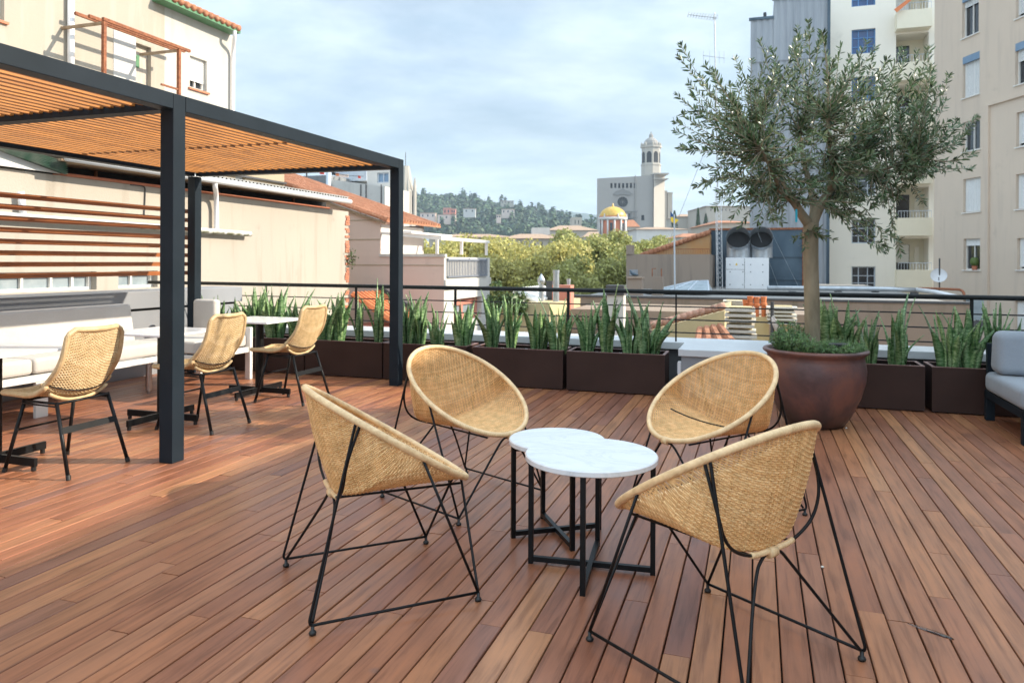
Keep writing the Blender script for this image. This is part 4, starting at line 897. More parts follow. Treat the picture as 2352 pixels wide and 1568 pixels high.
# ---------------------------------------------------------------- pink house with terracotta roof and terrace
def tube_roof(off, c0, c1, e0, e1, pitch, rad, name, mat, par):   # half round tiles running from ridge line c0-c1 to eave line e0-e1
    m = MB(off); n = max(2, int((Vector(e1)-Vector(e0)).length/pitch))
    vs = [c0, c1, e1, e0]; m.prism([Vector(p) for p in vs], (0, 0, -.06))
    for i in range(n):
        f = (i+.5)/n; p = Vector(c0).lerp(Vector(c1), f); q = Vector(e0).lerp(Vector(e1), f); m.tube([p+Vector((0, 0, .01)), q+Vector((0, 0, .01))], rad, 6)
    return m.build(name, M[mat], par, smooth=False)
def pink_house():
    a = 20.5; be = -11.1; t, off = dt('pink_house', 'pink rendered house with terracotta roof and roof terrace beyond the cream wall', 'building', a, -11, GZ); mp = mpa(a)
    zT = PA(950, 590, a)[1]; bR = PA(1020, 600, a)[0]; zc = PA(877, 506, a)[1]; slope = .33; aB = PB(988, 508, be)[0]
    bl = -20; zl = zc+(be-bl)*slope
    w = MB(off); w.quad((bl, a, GZ), (be, a, GZ), (be, a, zc), (bl, a, zl)); w.quad((be, a, zT), (be, a+1.6, zT), (be, a+1.6, zc), (be, a, zc)); w.build('gable_wall', M['pink_wall'], t)
    w = MB(off); w.wall(be+.001, bR, GZ, zT, [], mp); hs = [rb_((1040, 682, 1080, 720), bR), rb_((1088, 676, 1106, 716), bR)]
    aE = PB(1125, 610, bR)[0]; w.wall(be, bR, zT, zT+.001, [], mp); w.quad((be, a, zT), (bR, a, zT), (bR, aE, zT), (be, aE, zT)); w.build('lower_wall', M['pink_wall'], t)
    h = rb_((1042, 684, 1106, 735), bR); w = MB(off); w.wall(a, aE, GZ, zT, [h], mpb(bR), .25); w.quad((bR, aE, GZ), (be, aE, GZ), (be, aE, zT), (bR, aE, zT)); w.build('side_wall', M['white_wall'], t)
    window(t, off, mpb(bR), h, .24, 'salmon', 'lightglass', (.45,), (), fw=.22)
    q = rb_((1012, 640, 1125, 661), bR); MB(off).box(bR+.003, bR+.05, a+.02, aE, q[2], q[3]).build('grey_band', M['grey_wall'], t)
    # white upper walls
    w = MB(off); zw = zc-.12; w.quad((be+.01, a+.02, zT), (be+.01, a+3.0, zT), (be+.01, a+3.0, zw), (be+.01, a+.02, zw)); w.build('white_wall', M['white_wall'], t)
    hh = (a+3.6, aB-.5, zT+.02, zT+.95); w = MB(off); w.wall(a+3.0, aB, zT, zw, [hh], mpb(be-.25), .9); w.quad((be+.01, a+3, zT), (be-.25, a+3, zT), (be-.25, a+3, zw), (be+.01, a+3, zw)); w.quad((be-.25, aB, zT), (be-6, aB, zT), (be-6, aB, zc), (be-.25, aB, zc)); w.build('rear_wall', M['white_wall'], t)
    w = MB(off); w.quad((be-1.14, hh[0], hh[2]), (be-1.14, hh[1], hh[2]), (be-1.14, hh[1], hh[3]), (be-1.14, hh[0], hh[3])); w.build('recess', M['ochre_wall'], t)
    bo = MB(off).box(be-.95, be-.6, a+3.75, a+4.25, zT+.2, zT+.8); bo.build('boiler', M['unit'], t, bevel=.02)
    tube_roof(off, (bl, a-.12, zl+.1), (bl, aB+.3, zl+.1), (be+.28, a-.12, zc+.0), (be+.28, aB+.3, zc+.0), .20, .075, 'tile_roof', 'tile', t)
    MB(off).hexa([(bl, a-.10, zl-.10), (be+.2, a-.10, zc-.13), (be+.2, a-.03, zc-.13), (bl, a-.03, zl-.10)], [(bl, a-.10, zl+.02), (be+.2, a-.10, zc-.06), (be+.2, a-.03, zc-.06), (bl, a-.03, zl+.02)]).build('verge_board', M['rustwood'], t)
    for y in (507, 551): z = PA(830, y, a)[1]; MB(off).box(-16, be if y < 520 else be, a-.012, a-.002, z, z+.025).build('panel_joint', M['ochre_wall'], t)
    z = PA(830, 590, a)[1]; MB(off).box(-16, bR, a-.012, a-.002, z-.26, z-.235).build('panel_joint', M['ochre_wall'], t)
    MB(off).box(be-.02, bR+.04, a-.03, a+.13, zT+.002, zT+.09).build('coping', M['grey_wall'], t)
    # terrace pergola in white metal
    p2, of2 = dt('terrace_pergola', 'white metal pergola on the roof terrace of the pink house', 'pergola', a+1, bR, zT); bb = bR-.15
    zo = PB(1004, 546.5, bb)[1]; zi = PA(876, 535, a+.06)[1]; A = a+.06; B = PB(1122, 556, bb)[0]
    MB(of2).box(bb-.05, bb+.05, A-.05, B, zo-.05, zo+.05).build('beam', M['white_metal'], p2)
    for f in (.0, .33, .66, 1):
        y = A+(B-A)*f; MB(of2).hexa([(be+.03, y-.03, zi-.05), (bb-.051, y-.03, zo-.05), (bb-.051, y+.03, zo-.05), (be+.03, y+.03, zi-.05)], [(be+.03, y-.03, zi+.03), (bb-.051, y-.03, zo+.03), (bb-.051, y+.03, zo+.03), (be+.03, y+.03, zi+.03)]).build('rafter', M['white_metal'], p2)
    MB(of2).hexa([(be+.03, A+.9, zi+.035), (be+.6, A+.9, zi-.02+.035), (be+.6, B, zi-.02+.035), (be+.03, B, zi+.035)], [(be+.03, A+.9, zi+.1), (be+.6, A+.9, zi+.08), (be+.6, B, zi+.08), (be+.03, B, zi+.1)]).build('awning', M['white_sheet'], p2)
    for x in (1004, 1060, 1117): y = PB(x, 570, bb)[0]; MB(of2).box(bb-.04, bb+.04, y-.04, y+.04, zT+.09, zo-.051).build('post', M['white_metal'], p2)
    # balustrade
    p3, of3 = dt('balustrade', 'grey metal balustrade on the edge of the pink house terrace', 'railing', a+2, bR, zT); q = rb_((1028, 597, 1118, 634), bR+.03); m = MB(of3)
    for z in (q[2], q[3]): m.box(bR+.02, bR+.06, q[0], q[1], z-.025, z+.025)
    m.build('rails', M['greyrail'], p3); n = int((q[1]-q[0])/.13); m = MB(of3)
    for i in range(n+1): y = q[0]+(q[1]-q[0])*i/n; m.box(bR+.03, bR+.05, y-.022, y+.022, q[2]+.026, q[3]-.026)
    m.build('bars', M['greyrail'], p3)
    for f in (.0, .52, 1): y = q[0]+(q[1]-q[0])*f; MB(of3).box(bR+.021, bR+.059, y-.03, y+.03, q[3]+.026, q[3]+.05).build('cap', M['greyrail'], p3)
    # orange roof piece below
    p4, of4 = dt('low_tile_roof', 'low bright orange tile roof between the cream wall and the farther pergola post', 'roof', 17, -10, -1)
    c = [PA(803, 676, 18.6), PA(900, 742, 18.6)]; tube_roof(of4, (c[0][0], 20.4, c[0][1]), (c[0][0], 18.65, c[0][1]), (c[1][0], 20.4, c[1][1]), (c[1][0], 18.65, c[1][1]), .2, .08, 'tiles', 'tile3', p4)
    MB(of4).box(c[0][0]+.02, c[1][0]-.1, 18.7, 20.3, GZ, c[1][1]-.1).build('wall', M['salmon'], p4)
    MB(of4).hexa([(c[0][0], 20.30, c[0][1]+.05), (c[1][0], 20.30, c[1][1]+.05), (c[1][0], 20.42, c[1][1]+.05), (c[0][0], 20.42, c[0][1]+.05)], [(c[0][0], 20.30, c[0][1]+.2), (c[1][0], 20.30, c[1][1]+.2), (c[1][0], 20.42, c[1][1]+.2), (c[0][0], 20.42, c[0][1]+.2)]).build('flashing', M['slate'], p4)
pink_house()
# ---------------------------------------------------------------- roofs just below the railing
def px_box(mb, r, Y, dep, mb_off=None):          # camera facing box from a px rect, real depth dep, axes of the deck frame
    x0, y0, x1, y1 = r; a = toab(PYz((x0+x1)/2, 600, Y))[0]; q = ra_(r, a); mb.box(q[0], q[1], a, a+dep, q[2], q[3]); return q, a
def roofscape():
    a = 23.5; q = ra_((1306, 684, 2232, 684), a); zt = PA(1500, 685, a)[1]
    t, off = dt('mossy_wall', 'long mossy rendered parapet wall across the roofs behind the olive pot', 'wall', a, 2, -3); bL, bR = PA(1306, 700, a)[0], PA(2232, 700, a)[0]
    MB(off).box(bL, bR, a, a+.4, GZ, zt).build('wall', M['moss_wall'], t); MB(off).box(bL-.03, bR+.03, a-.03, a+.43, zt+.002, zt+.06).build('coping', M['slate'], t)
    f, of = dt('flat_roof', 'flat gravel roof behind the long mossy wall', 'roof', a+4, 2, -3); MB(of).box(bL, bR, a+.41, a+22, -3, zt-.06).build('slab', M['gravel'], f)
    # white chimney with dark cap
    def chim(name, label, r, Y, m, capr=None, capm='slate', extra=None):
        aa = toab(PYz((r[0]+r[2])/2, 600, Y))[0]; q = ra_(r, aa); c = thing(name, label, 'chimney', W(aa, (q[0]+q[1])/2, q[2]), -TH); w = (q[1]-q[0])/2; h = q[3]-q[2]
        MB().box(-w, w, 0, 2*w*.8, 0, h).build('stack', M[m], c)
        if capr: k = ra_(capr, aa); MB().box(k[0]-(q[0]+q[1])/2, k[1]-(q[0]+q[1])/2, -.05, 2*w*.8+.05, h+.002, k[3]-q[2]).build('cap', M[capm], c, bevel=.01)
        return c, w, h
    chim('chimney', 'square white chimney with dark flat cap behind the railing at the middle', (1394, 678, 1432, 790), 19.5, 'white_wall', (1392, 655, 1434, 677))
    chim('chimney', 'squat brown chimney with a pigeon on it, left of the skylight', (1442, 640, 1474, 690), 25.5, 'brown_wall', (1440, 636, 1476, 640), 'moss_wall')
    c, w, h = chim('chimney', 'squat brown chimney with bent iron bars, left of the skylight', (1497, 635, 1522, 690), 26.5, 'brown_wall'); MB().tube([(-w, 0.1, h), (-w, .1, h+.28), (-w*.3, .1, h+.28)], .02, 6).tube([(w*.7, .1, h), (w*.7, .1, h+.28)], .02, 6).build('iron_bars', M['rust'], c)
    # pigeon
    p = PYz(1456, 631, 25.6); t = thing('pigeon', 'grey pigeon sitting on the squat brown chimney', 'bird', p); r = .055
    b = MB(); b.tube([(-.17, 0, -.01), (-.09, 0, .0), (0, 0, .02), (.07, 0, .05), (.10, 0, .10), (.115, 0, .135), (.15, 0, .13)], [.012, .03, .06, .055, .035, .03, .006], 10); b.build('body', M['bluemetal'], t, smooth=True); t.rotation_euler = (0, 0, R(170))
    # salmon chimney block with flues
    c, w, h = chim('chimney', 'salmon red chimney block with steel flues, left of the white chimney', (1268, 655, 1310, 742), 21, 'salmon'); 
    aa = toab(PYz(1290, 600, 21))[0]
    def flue(label, x, y0, y1, rp, Y, cap): 
        p0 = PYz(x, y1, Y); p1 = PYz(x, y0, Y); rr = rp*Y/F; t = thing('flue', label, 'flue', p0); hh = p1.z-p0.z; MB().tube([(0, 0, 0), (0, 0, hh)], rr, 16).build('pipe', M['duct'], t, smooth=False)
        if cap == 'cone': MB().lathe([(rr*1.05, hh-.02), (rr*1.6, hh+.06), (rr*1.6, hh+.12), (rr*.3, hh+.27), (0, hh+.29)], 16).build('cowl', M['duct'], t, smooth=True)
        else: MB().lathe([(rr*1.12, hh-.06), (rr*1.12, hh+.02), (rr*.9, hh+.021)], 16, cap=False).build('collar', M['duct'], t)
    flue('steel flue with onion shaped cowl, leftmost of the flues before the trees', 1243, 652, 735, 5.5, 20.6, 'cone'); flue('tall plain steel flue rising beside the salmon chimney', 1277, 622, 742, 7, 20.4, 'ring'); flue('short thin tilted white flue right of the salmon chimney', 1306, 642, 690, 4, 21.5, 'ring')
    c2, w2, h2 = chim('chimney', 'narrow black chimney between the two steel flues', (1254, 645, 1268, 735), 21.2, 'slate')
    # lower buildings
    t, off = dt('low_house', 'low beige house wall under the mossy wall, middle of the picture', 'building', 17, -2, GZ); q = ra_((1310, 712, 1520, 900), 20); MB(off).box(q[0], q[1]+4, 20, 23.3, GZ, q[3]).build('wall', M['moss_wall'], t)
    t, off = dt('cream_cottage', 'small cream house with pale sloped roof below the plane trees', 'building', 19, -4, GZ); q = ra_((1148, 697, 1262, 900), 18.5); MB(off).box(q[0], q[1], 18.5, 22, GZ, q[3]).build('wall', M['yellow_wall'], t)
    k = ra_((1178, 667, 1228, 700), 19.5); tube_roof(off, (k[0], 19.4, k[3]), (k[0], 22.5, k[3]), (k[1]+.1, 19.4, k[2]+.1), (k[1]+.1, 22.5, k[2]+.1), .22, .07, 'roof', 'white_sheet', t)
    MB(off).box(k[0]+.02, k[1]-.02, 19.5, 22.3, q[3]+.002, k[2]+.1).build('upper_wall', M['white_wall'], t)
    # yellow gable with pale terracotta coping
    t, off = dt('yellow_house', 'yellow rendered gable with pale terracotta verge behind the wires', 'building', 17, 2, GZ); aa = 16.5; A = PA(1495, 748, aa); B = PA(1664, 703, aa); bb = PA(1664, 800, aa)[0]
    MB(off).prism([Vector((A[0], aa, GZ)), Vector((bb, aa, GZ)), Vector((bb, aa, B[1]-.1)), Vector((A[0], aa, A[1]-.1))], (0, 5, 0)).build('wall', M['yellow_wall'], t)
    n = 12; m = MB(off)
    for i in range(n):
        p = Vector((A[0], aa+.1, A[1])).lerp(Vector((B[0], aa+.1, B[1])), i/n); q = Vector((A[0], aa+.1, A[1])).lerp(Vector((B[0], aa+.1, B[1])), (i+1.12)/n); m.tube([p, q], [.09, .078], 10)
    m.build('verge_tiles', M['tile2'], t, smooth=True)
    t, off = dt('small_tile_roof', 'small terracotta roof corner at the foot of the slab chimney', 'roof', 15, 3, -2); c0 = PA(1590, 795, 14.5); c1 = PA(1655, 772, 14.5); 
    tube_roof(off, (c0[0], 15.6, c1[1]), (c1[0], 15.6, c1[1]+.1), (c0[0], 14.5, c0[1]), (c1[0]+.3, 14.5, c0[1]+.12), .2, .075, 'tiles', 'tile', t)
    # stacked slab chimneys
    def slabs(label, r, Y, n, base):
        aa = toab(PYz((r[0]+r[2])/2, 600, Y))[0]; q = ra_(r, aa); t = thing('slab_chimney', label, 'chimney', W(aa, (q[0]+q[1])/2, q[2]), -TH, 'chimneys capped with stacked slabs'); w = (q[1]-q[0])/2; h = (q[3]-q[2])/n; rnd = random.Random(n)
        MB().box(-w*.7, w*.7, .05, w*1.4, -base, (q[3]-q[2])-.02).build('stack', M['yellow_wall'], t); m = MB()
        for i in range(n): s = w*rnd.uniform(.86, 1.06); m.box(-s, s, -.08-rnd.random()*.04, w*1.5, i*h, i*h+h*.52)
        m.build('slabs', M['slab'], t); return t
    slabs('chimney of stacked pale slabs, nearest and tallest, beside the yellow gable', (1663, 703, 1738, 776), 15.0, 6, 6); slabs('wide low chimney of stacked pale slabs right of the orange pots', (1762, 701, 1830, 744), 16.5, 5, 6); slabs('small far chimney of stacked pale slabs left of the orange pots', (1660, 688, 1716, 702), 20, 3, 4)
    aa = toab(PYz(1737, 600, 16.8))[0]; q = ra_((1704, 728, 1766, 790), aa); t, off = dt('chimney', 'yellow chimney base carrying four orange clay pots', 'chimney', aa, q[0], q[2]); MB(off).box(q[0], q[1], aa, aa+.5, q[2]-6, q[3]).build('stack', M['yellow_wall'], t)
    nm = ['leftmost and lowest of the four orange clay chimney pots', 'second orange clay chimney pot from the left, tall with collar', 'third orange clay chimney pot from the left, tall with collar', 'rightmost of the four orange clay chimney pots']
    for i, (x, y0, y1) in enumerate(((1712, 688, 706), (1723, 680, 730), (1738, 682, 730), (1754, 681, 728))):
        p = PYz(x, y1, 16.9); hh = PYz(x, y0, 16.9).z-p.z; rr = 6.6*16.9/F; o = thing('chimney_pot', nm[i], 'chimney pot', p, 0, 'orange clay chimney pots')
        MB().lathe([(rr*.75, 0), (rr*.8, hh*.55), (rr*1.15, hh*.57), (rr*1.15, hh*.68), (rr*.85, hh*.70), (rr*1.0, hh*.9), (rr*1.1, hh), (rr*.8, hh)], 14).build('body', M['orange_pot'], o)
    dish('white satellite dish seen edge-on left of the olive trunk', (1777, 748), 14.2, 23, R(82), True, 'grey_sat')
    # brown wall building + tile gable + skylight
    aB = toab(PYz(1530, 600, 33))[0]; q = ra_((1438, 584, 1629, 760), aB); t, off = dt('brown_house', 'stained brown rendered wall building right of the plane trees', 'building', aB, q[0], GZ); MB(off).box(q[0], q[1], aB, aB+5, GZ, q[3]).build('wall', M['brown_wall'], t)
    MB(off).box(q[0], q[0]+.3, aB-.05, aB+.4, q[3]+.002, q[3]+.42).build('pier', M['brown_wall'], t)
    p = ra_((1446, 619, 1465, 633), aB); MB(off).box(p[0], p[1], aB-.03, aB-.002, p[2], p[3]).build('grey_patch', M['greybox'], t)
    m = MB(off); p = ra_((1478, 572, 1629, 583), aB); 
    for i in range(40): x = p[0]+(p[1]-p[0])*i/39; m.box(x-.008, x+.008, aB+.02, aB+.036, q[3]+.002, q[3]+.22)
    m.box(p[0], p[1], aB+.015, aB+.04, q[3]+.221, q[3]+.25); m.build('fence', M['rust'], t)
    aT = aB+3; A = PA(1486, 587, aT); B = PA(1630, 537, aT); t, off = dt('tile_gable', 'rust stained gable with terracotta verge behind the brown wall', 'building', aT, A[0], GZ)
    MB(off).prism([Vector((A[0], aT, -2)), Vector((B[0], aT, -2)), Vector((B[0], aT, B[1])), Vector((A[0], aT, A[1]))], (0, 8, 0)).build('wall', M['ochre_rust'], t)
    m = MB(off); n = 16
    for i in range(n):
        p0 = Vector((A[0]-.3, aT-.02, A[1])).lerp(Vector((B[0], aT-.02, B[1]+.08)), i/n); p1 = Vector((A[0]-.3, aT-.02, A[1])).lerp(Vector((B[0], aT-.02, B[1]+.08)), (i+1.1)/n); m.tube([p0, p1], [.13, .11], 8)
    m.build('verge_tiles', M['tile'], t, smooth=True)
    m = MB(off); m.prism([Vector((A[0]-.3, aT, A[1]+.05)), Vector((B[0], aT, B[1]+.12)), Vector((B[0], aT+8, B[1]+.12)), Vector((A[0]-.3, aT+8, A[1]+.05))], (0, 0, .08)); m.build('roof', M['tile'], t)
    aS = toab(PYz(1560, 600, 27))[0]; t, off = dt('skylight', 'glazed roof lantern with pale blue panes behind the railing', 'skylight', aS, 2, -2)
    a0 = PA(1478, 672, aS); a1 = PA(1628, 672, aS); r0 = PA(1592, 646, aS+1.2); r1 = PA(1626, 645, aS+1.2)
    P = [Vector((a0[0], aS, a0[1])), Vector((a1[0], aS, a1[1])), Vector((r1[0], aS+1.2, r1[1])), Vector((r0[0], aS+1.2, r0[1]))]; G = [Vector((a1[0], aS+2.4, a1[1])), Vector((a0[0], aS+2.4, a0[1]))]
    m = MB(off); m.quad(*P); m.quad(P[3], P[2], G[0], G[1]); m.quad(P[0], P[3], G[1]); m.quad(P[1], G[0], P[2]); m.build('panes', M['lightglass'], t); m = MB(off)
    for p0, p1 in ((P[0], P[3]), (P[3], P[2]), (P[1], P[2]), (P[0].lerp(P[1], .33), P[3]), (P[0].lerp(P[1], .66), P[3].lerp(P[2], .3)), (P[0], P[1])): m.tube([p0, p1], .035, 6)
    m.build('bars', M['greyfr'], t)
roofscape_defs = roofscape
M['ochre_rust'] = pm('rust_stained_render', (.45,.22,.08), (.36,.25,.14), 1.2, .9, .3, (1, 1, .8))
roofscape()
# ---------------------------------------------------------------- right: blue grey plant building, ducts, mast
def plant():
    aM = toab(PYz(1735, 600, 36))[0]; q = ra_((1630, 527, 1846, 760), aM); t, off = dt('plant_room', 'blue grey sheet metal plant building with two round duct mouths in front', 'building', aM, q[0], GZ)
    MB(off).box(q[0], q[1], aM, aM+6, GZ, q[3]).build('cladding', M['bluemetal'], t)
    for y in (526, 588, 640): z = PA(1735, y, aM)[1]; MB(off).box(q[0]-.03, q[1]+.03, aM-.05, aM-.002, z-.05, z+.05).build('girt', M['bluemetal'] if y > 530 else M['rust'], t)
    for x in (q[0], q[1]): MB(off).box(x-.07, x+.07, aM-.07, aM-.051, -6, q[3]).build('corner_post', M['rust'] if x == q[1] else M['slate'], t)
    for i, (x, lab) in enumerate(((1696, 'left one of two big galvanised duct mouths above the white unit'), (1747, 'right one of two big galvanised duct mouths above the white unit'))):
        p = PYz(x, 600, 34.8); o = thing('exhaust_duct', lab, 'duct', p, -TH, 'exhaust ducts on the plant building'); r = 26*34.8/F
        z0 = PYz(x, 592, 34.8).z-p.z; z1 = PYz(x, 552, 34.8).z-p.z; path = chaikin([Vector((0, 0, z0)), Vector((0, 0, z0+.35)), Vector((0, -.06, z1-.1)), Vector((.0, -.55, z1+.12))], 2)
        m = MB(); m.tube(path, r, 24, caps=False); m.build('elbow', M['duct'], o, smooth=True); d = (path[-1]-path[-2]).normalized(); m = MB(); m.tube([path[-1]-d*.02, path[-1]+d*.05], r*1.03, 24, caps=False); m.build('rim', M['duct'], o, smooth=True); m = MB(); m.tube([path[-1]-d*.5, path[-1]-d*.45], r*.985, 24); m.build('inside', M['dark'], o)
    aU = toab(PYz(1716, 600, 34))[0]; k = ra_((1667, 592, 1766, 664), aU); o = thing('ventilation_unit', 'white boxed ventilation unit with yellow warning sticker under the duct mouths', 'ventilation unit', W(aU, k[0], k[2]), -TH); w, h = k[1]-k[0], k[3]-k[2]
    MB().box(0, w, 0, 1.2, 0, h).build('housing', M['unit'], o, bevel=.015); m = MB()
    for xf, yf in ((.44, .5), ): m.box(w*.44-.008, w*.44+.008, -.006, -.001, .02, h-.02)
    m.box(.02, w*.44-.01, -.006, -.001, h*.62, h*.62+.012); m.build('door_seam', M['slate'], o); m = MB()
    for xf in (.1, .4, .58, .86):
        for yf in (.14, .55, .78): m.box(w*xf-.02, w*xf+.02, -.012, -.001, h*yf-.02, h*yf+.02)
    m.build('fixings', M['slate'], o); MB().prism([(w*.22, -.002, h*.76), (w*.28, -.002, h*.76), (w*.25, -.002, h*.84)], (0, -.006, 0)).build('warning_sticker', M['yellowsign'], o)
    # silver pipes on the flat roof
    t = thing('roof_pipe', 'long silver insulated pipe running along the flat roof to the right', 'pipe', PYz(1800, 660, 31))
    O = t.location; P = lambda x, y, Y: PYz(x, y, Y)-O
    MB().tube([P(1762, 661, 31), P(1900, 662.5, 30.5), P(2045, 664, 30), P(2108, 666, 29.8)], .095, 12).build('run', M['duct'], t, smooth=True); MB().tube([P(2106, 665.5, 29.8), P(2150, 671, 28.6), P(2196, 682, 27)], .09, 12).build('bend', M['gutter'], t, smooth=True)
    MB().tube(chaikin([P(2110, 662, 30), P(2190, 664, 29), P(2212, 666, 28.8), P(2216, 684, 28.4)], 2), .05, 10).build('thin_pipe', M['rust'], t, smooth=True)
    for x in (1820, 1925, 2010, 2100): MB().box(*(lambda p: (p.x-.12, p.x+.12, p.y-.1, p.y+.1, p.z-.35, p.z-.1))(P(x, 663, 30.4))).build('support', M['slate'], t)
    # lattice mast with aerial
    Y = 33; t = thing('lattice_mast', 'tall thin lattice mast with television aerials beside the plant building', 'mast', PYz(1652, 700, Y)); O = t.location; P = lambda x, y, d=0: PYz(x, y, Y+d)-O; m = MB(); w = .125; z0 = 0; zt = P(1650, 430).z
    legs = [(-w, -w), (w, -w), (0, w)]; tp = P(1648, 430)
    def L(i, z): f = z/zt; return Vector((legs[i][0]+tp.x*f, legs[i][1]+tp.y*f, z))
    for i in range(3): m.tube([L(i, 0), L(i, zt)], .013, 5)
    n = 24
    for k in range(n):
        for i in range(3): m.tube([L(i, zt*k/n), L((i+1) % 3, zt*(k+1)/n)], .006, 4, caps=False)
    m.build('lattice', M['gutter'], t); MB().tube([tp, P(1641, 30)], .03, 6).build('pole', M['duct'], t); m = MB()
    A, B = P(1581, 34, -.3), P(1648, 42); m.tube([A, B], .018, 5)
    for k in range(11): p = A.lerp(B, k/10.5); m.tube([p+Vector((0, -.22-.01*k, .05)), p+Vector((0, .22+.01*k, -.05))], .008, 4); m.tube([p+Vector((0, 0, -.13)), p+Vector((0, 0, .13))], .008, 4)
    m.build('aerial', M['duct'], t); m = MB(); m.tube([P(1614, 128), P(1665, 134)], .015, 5)
    for x in (1616, 1630, 1652, 1663): m.tube([P(x, 118), P(x, 146)], .008, 4)
    m.build('aerial', M['duct'], t); m = MB()
    for (x, y, d) in ((1850, 690, 2), (1800, 690, 2.5), (1480, 700, 12)): m.tube([P(1645, 280), P(x, y, d)], .010, 4)
    m.build('guy_wire', M['duct'], t)
    # pennant pole in front of the brown wall
    t = thing('pennant_pole', 'thin pole with small blue and yellow pennant before the brown wall', 'pole', PYz(1550, 672, 26)); O = t.location; P = lambda x, y: PYz(x, y, 26)-O
    MB().tube([(0, 0, 0), P(1548.5, 492)], .028, 8).build('pole', M['greyfr'], t); MB().prism([P(1541, 498), P(1559, 505), P(1550, 515), P(1541, 508)], (0, .02, 0)).build('pennant', M['yellowsign'], t); MB().prism([P(1540, 485), P(1548, 496), P(1540, 499)], (0, .02, 0)).build('pennant', M['flagblue'], t)
plant()
# ---------------------------------------------------------------- right: corrugated block, cream apartments, beige apartments
def right_blocks():
    a = 50.0; t, off = dt('clad_block', 'tall windowless block in grey corrugated cladding behind the olive tree', 'building', a, 4, GZ)
    b0, b1, b2 = PA(1723, 300, a)[0], PA(1776, 300, a)[0], PA(1906, 300, a)[0]; z1 = PA(1750, 46, a)[1]; z2 = PA(1850, -6, a)[1]
    m = MB(off); n = 56
    def ribs(x0, x1, z0, z1):
        k = int((x1-x0)/.1); vs = []
        for i in range(k+1): x = x0+(x1-x0)*i/k; d = 0 if (i//2) % 2 else -.05; vs += [(x, a+d, z0), (x, a+d, z1)]
        m.add(vs, [(2*i, 2*i+2, 2*i+3, 2*i+1) for i in range(k)])
    ribs(b0, b1, GZ, z1); ribs(b1, b2, GZ, z2); m.quad((b0, a, GZ), (b0, a, z1), (b0, a+10, z1), (b0, a+10, GZ)); m.quad((b1, a, z1), (b1, a, z2), (b1, a+10, z2), (b1, a+10, z1)); m.quad((b0, a, z1), (b1, a, z1), (b1, a+10, z1), (b0, a+10, z1)); m.build('cladding', M['clad'], t)
    m = MB(off); m.box(b0-.1, b1, a-.12, a+.1, z1+.001, z1+.16); m.box(b1-.1, b2, a-.12, a+.1, z2+.001, z2+.16); m.box(b2-.18, b2, a-.12, a-.06, GZ, z2); m.build('trim', M['bluemetal'], t)
    for y in (138, 265, 392): z = PA(1815, y, a)[1]; MB(off).box(b0, b2-.19, a-.085, a-.055, z-.03, z+.03).build('seam', M['greybox'], t)
    MB(off).tube([(PA(1757, 30, a)[0], a+.5, z1+.1), (PA(1757, 30, a)[0], a+.5, PA(1757, 24, a)[1])], .1, 8).build('vent_pipe', M['slate'], t)
    # cream apartments facing the camera
    a = 51.6; t, off = dt('cream_apartments', 'tall cream apartment block with blue gridded windows and stacked balconies', 'building', a, 12, GZ); mp = mpa(a)
    bL, bR = PA(1906, 300, a)[0]+.002, PA(2190, 300, a)[0]; zt = 20; holes = []; wins = []; recs = []
    for k in range(-1, 6): h = ra_((1956, 67+109*k, 2011, 123+109*k), a); wins.append(h)
    for k in range(0, 6): recs.append(ra_((2058, 34+117.5*k-74, 2133, 34+117.5*k+34), a))
    m = MB(off); xm = ra_((2030, 0, 2040, 10), a)[0]; m.wall(bL, xm, GZ, zt, wins, mp, .25); m.wall(xm, bR, GZ, zt, recs, mp, 1.6); m.build('wall', M['apt_cream'], t)
    for i, h in enumerate(wins):
        bl = i < 4; window(t, off, mp, h, .24, 'bluefr' if bl else 'greyfr', 'bluewin' if bl else 'glass', (.30, .68), (.3, .66) if bl else (.32, .62), fw=.07)
    for i, h in enumerate(recs):
        m = MB(off); m.quad(mp(h[0], h[2], 1.59), mp(h[1], h[2], 1.59), mp(h[1], h[3], 1.59), mp(h[0], h[3], 1.59)); r = m.build('loggia', M['balc'], t)
        m = MB(off); w = h[1]-h[0]; mbox(m, mp, h[0]+.1, h[0]+w*.55, h[2]+.1, h[3]-.35, 1.5, 1.58); m.build('glass_door', M['glass'], r); m = MB(off); mbox(m, mp, h[0]+w*.72, h[0]+w*.86, h[2]+.1, h[3]-.5, 1.5, 1.58); m.build('panel', M['apt_cream'], r)
        if i in (0, 3, 5): m = MB(off); mbox(m, mp, h[0]+.12, h[0]+w*.53, h[3]-1.5, h[3]-.36, 1.42, 1.49); m.build('blind', M['shutter'], r)
        m = MB(off); z0 = h[2]; z1 = h[2]+.98
        m.hexa([mp(h[0]-.06, z0-.12, -.85), mp(h[1]+.03, z0-.12, -.85), mp(h[1]+.03, z0-.12, -.002), mp(h[0]-.06, z0-.12, -.002)], [mp(h[0]-.06, z0+.02, -.85), mp(h[1]+.03, z0+.02, -.85), mp(h[1]+.03, z0+.02, -.002), mp(h[0]-.06, z0+.02, -.002)])
        mbox(m, mp, h[0]-.06, h[1]+.03, z0+.021, z1, -.85, -.75); mbox(m, mp, h[0]-.06, h[0]+.04, z0+.021, z1, -.749, -.003); mbox(m, mp, h[1]-.07, h[1]+.03, z0+.021, z1, -.749, -.003); bo = m.build('balcony', M['balc'], t)
        m = MB(off); 
        for f in range(12): x = h[0]+(w)*f/11; m.tube([mp(x, z1, -.8), mp(x, z1+.42, -.8)], .012, 4)
        m.tube([mp(h[0], z1+.42, -.8), mp(h[1], z1+.42, -.8)], .02, 5); m.build('rail', M['greyfr'], bo)
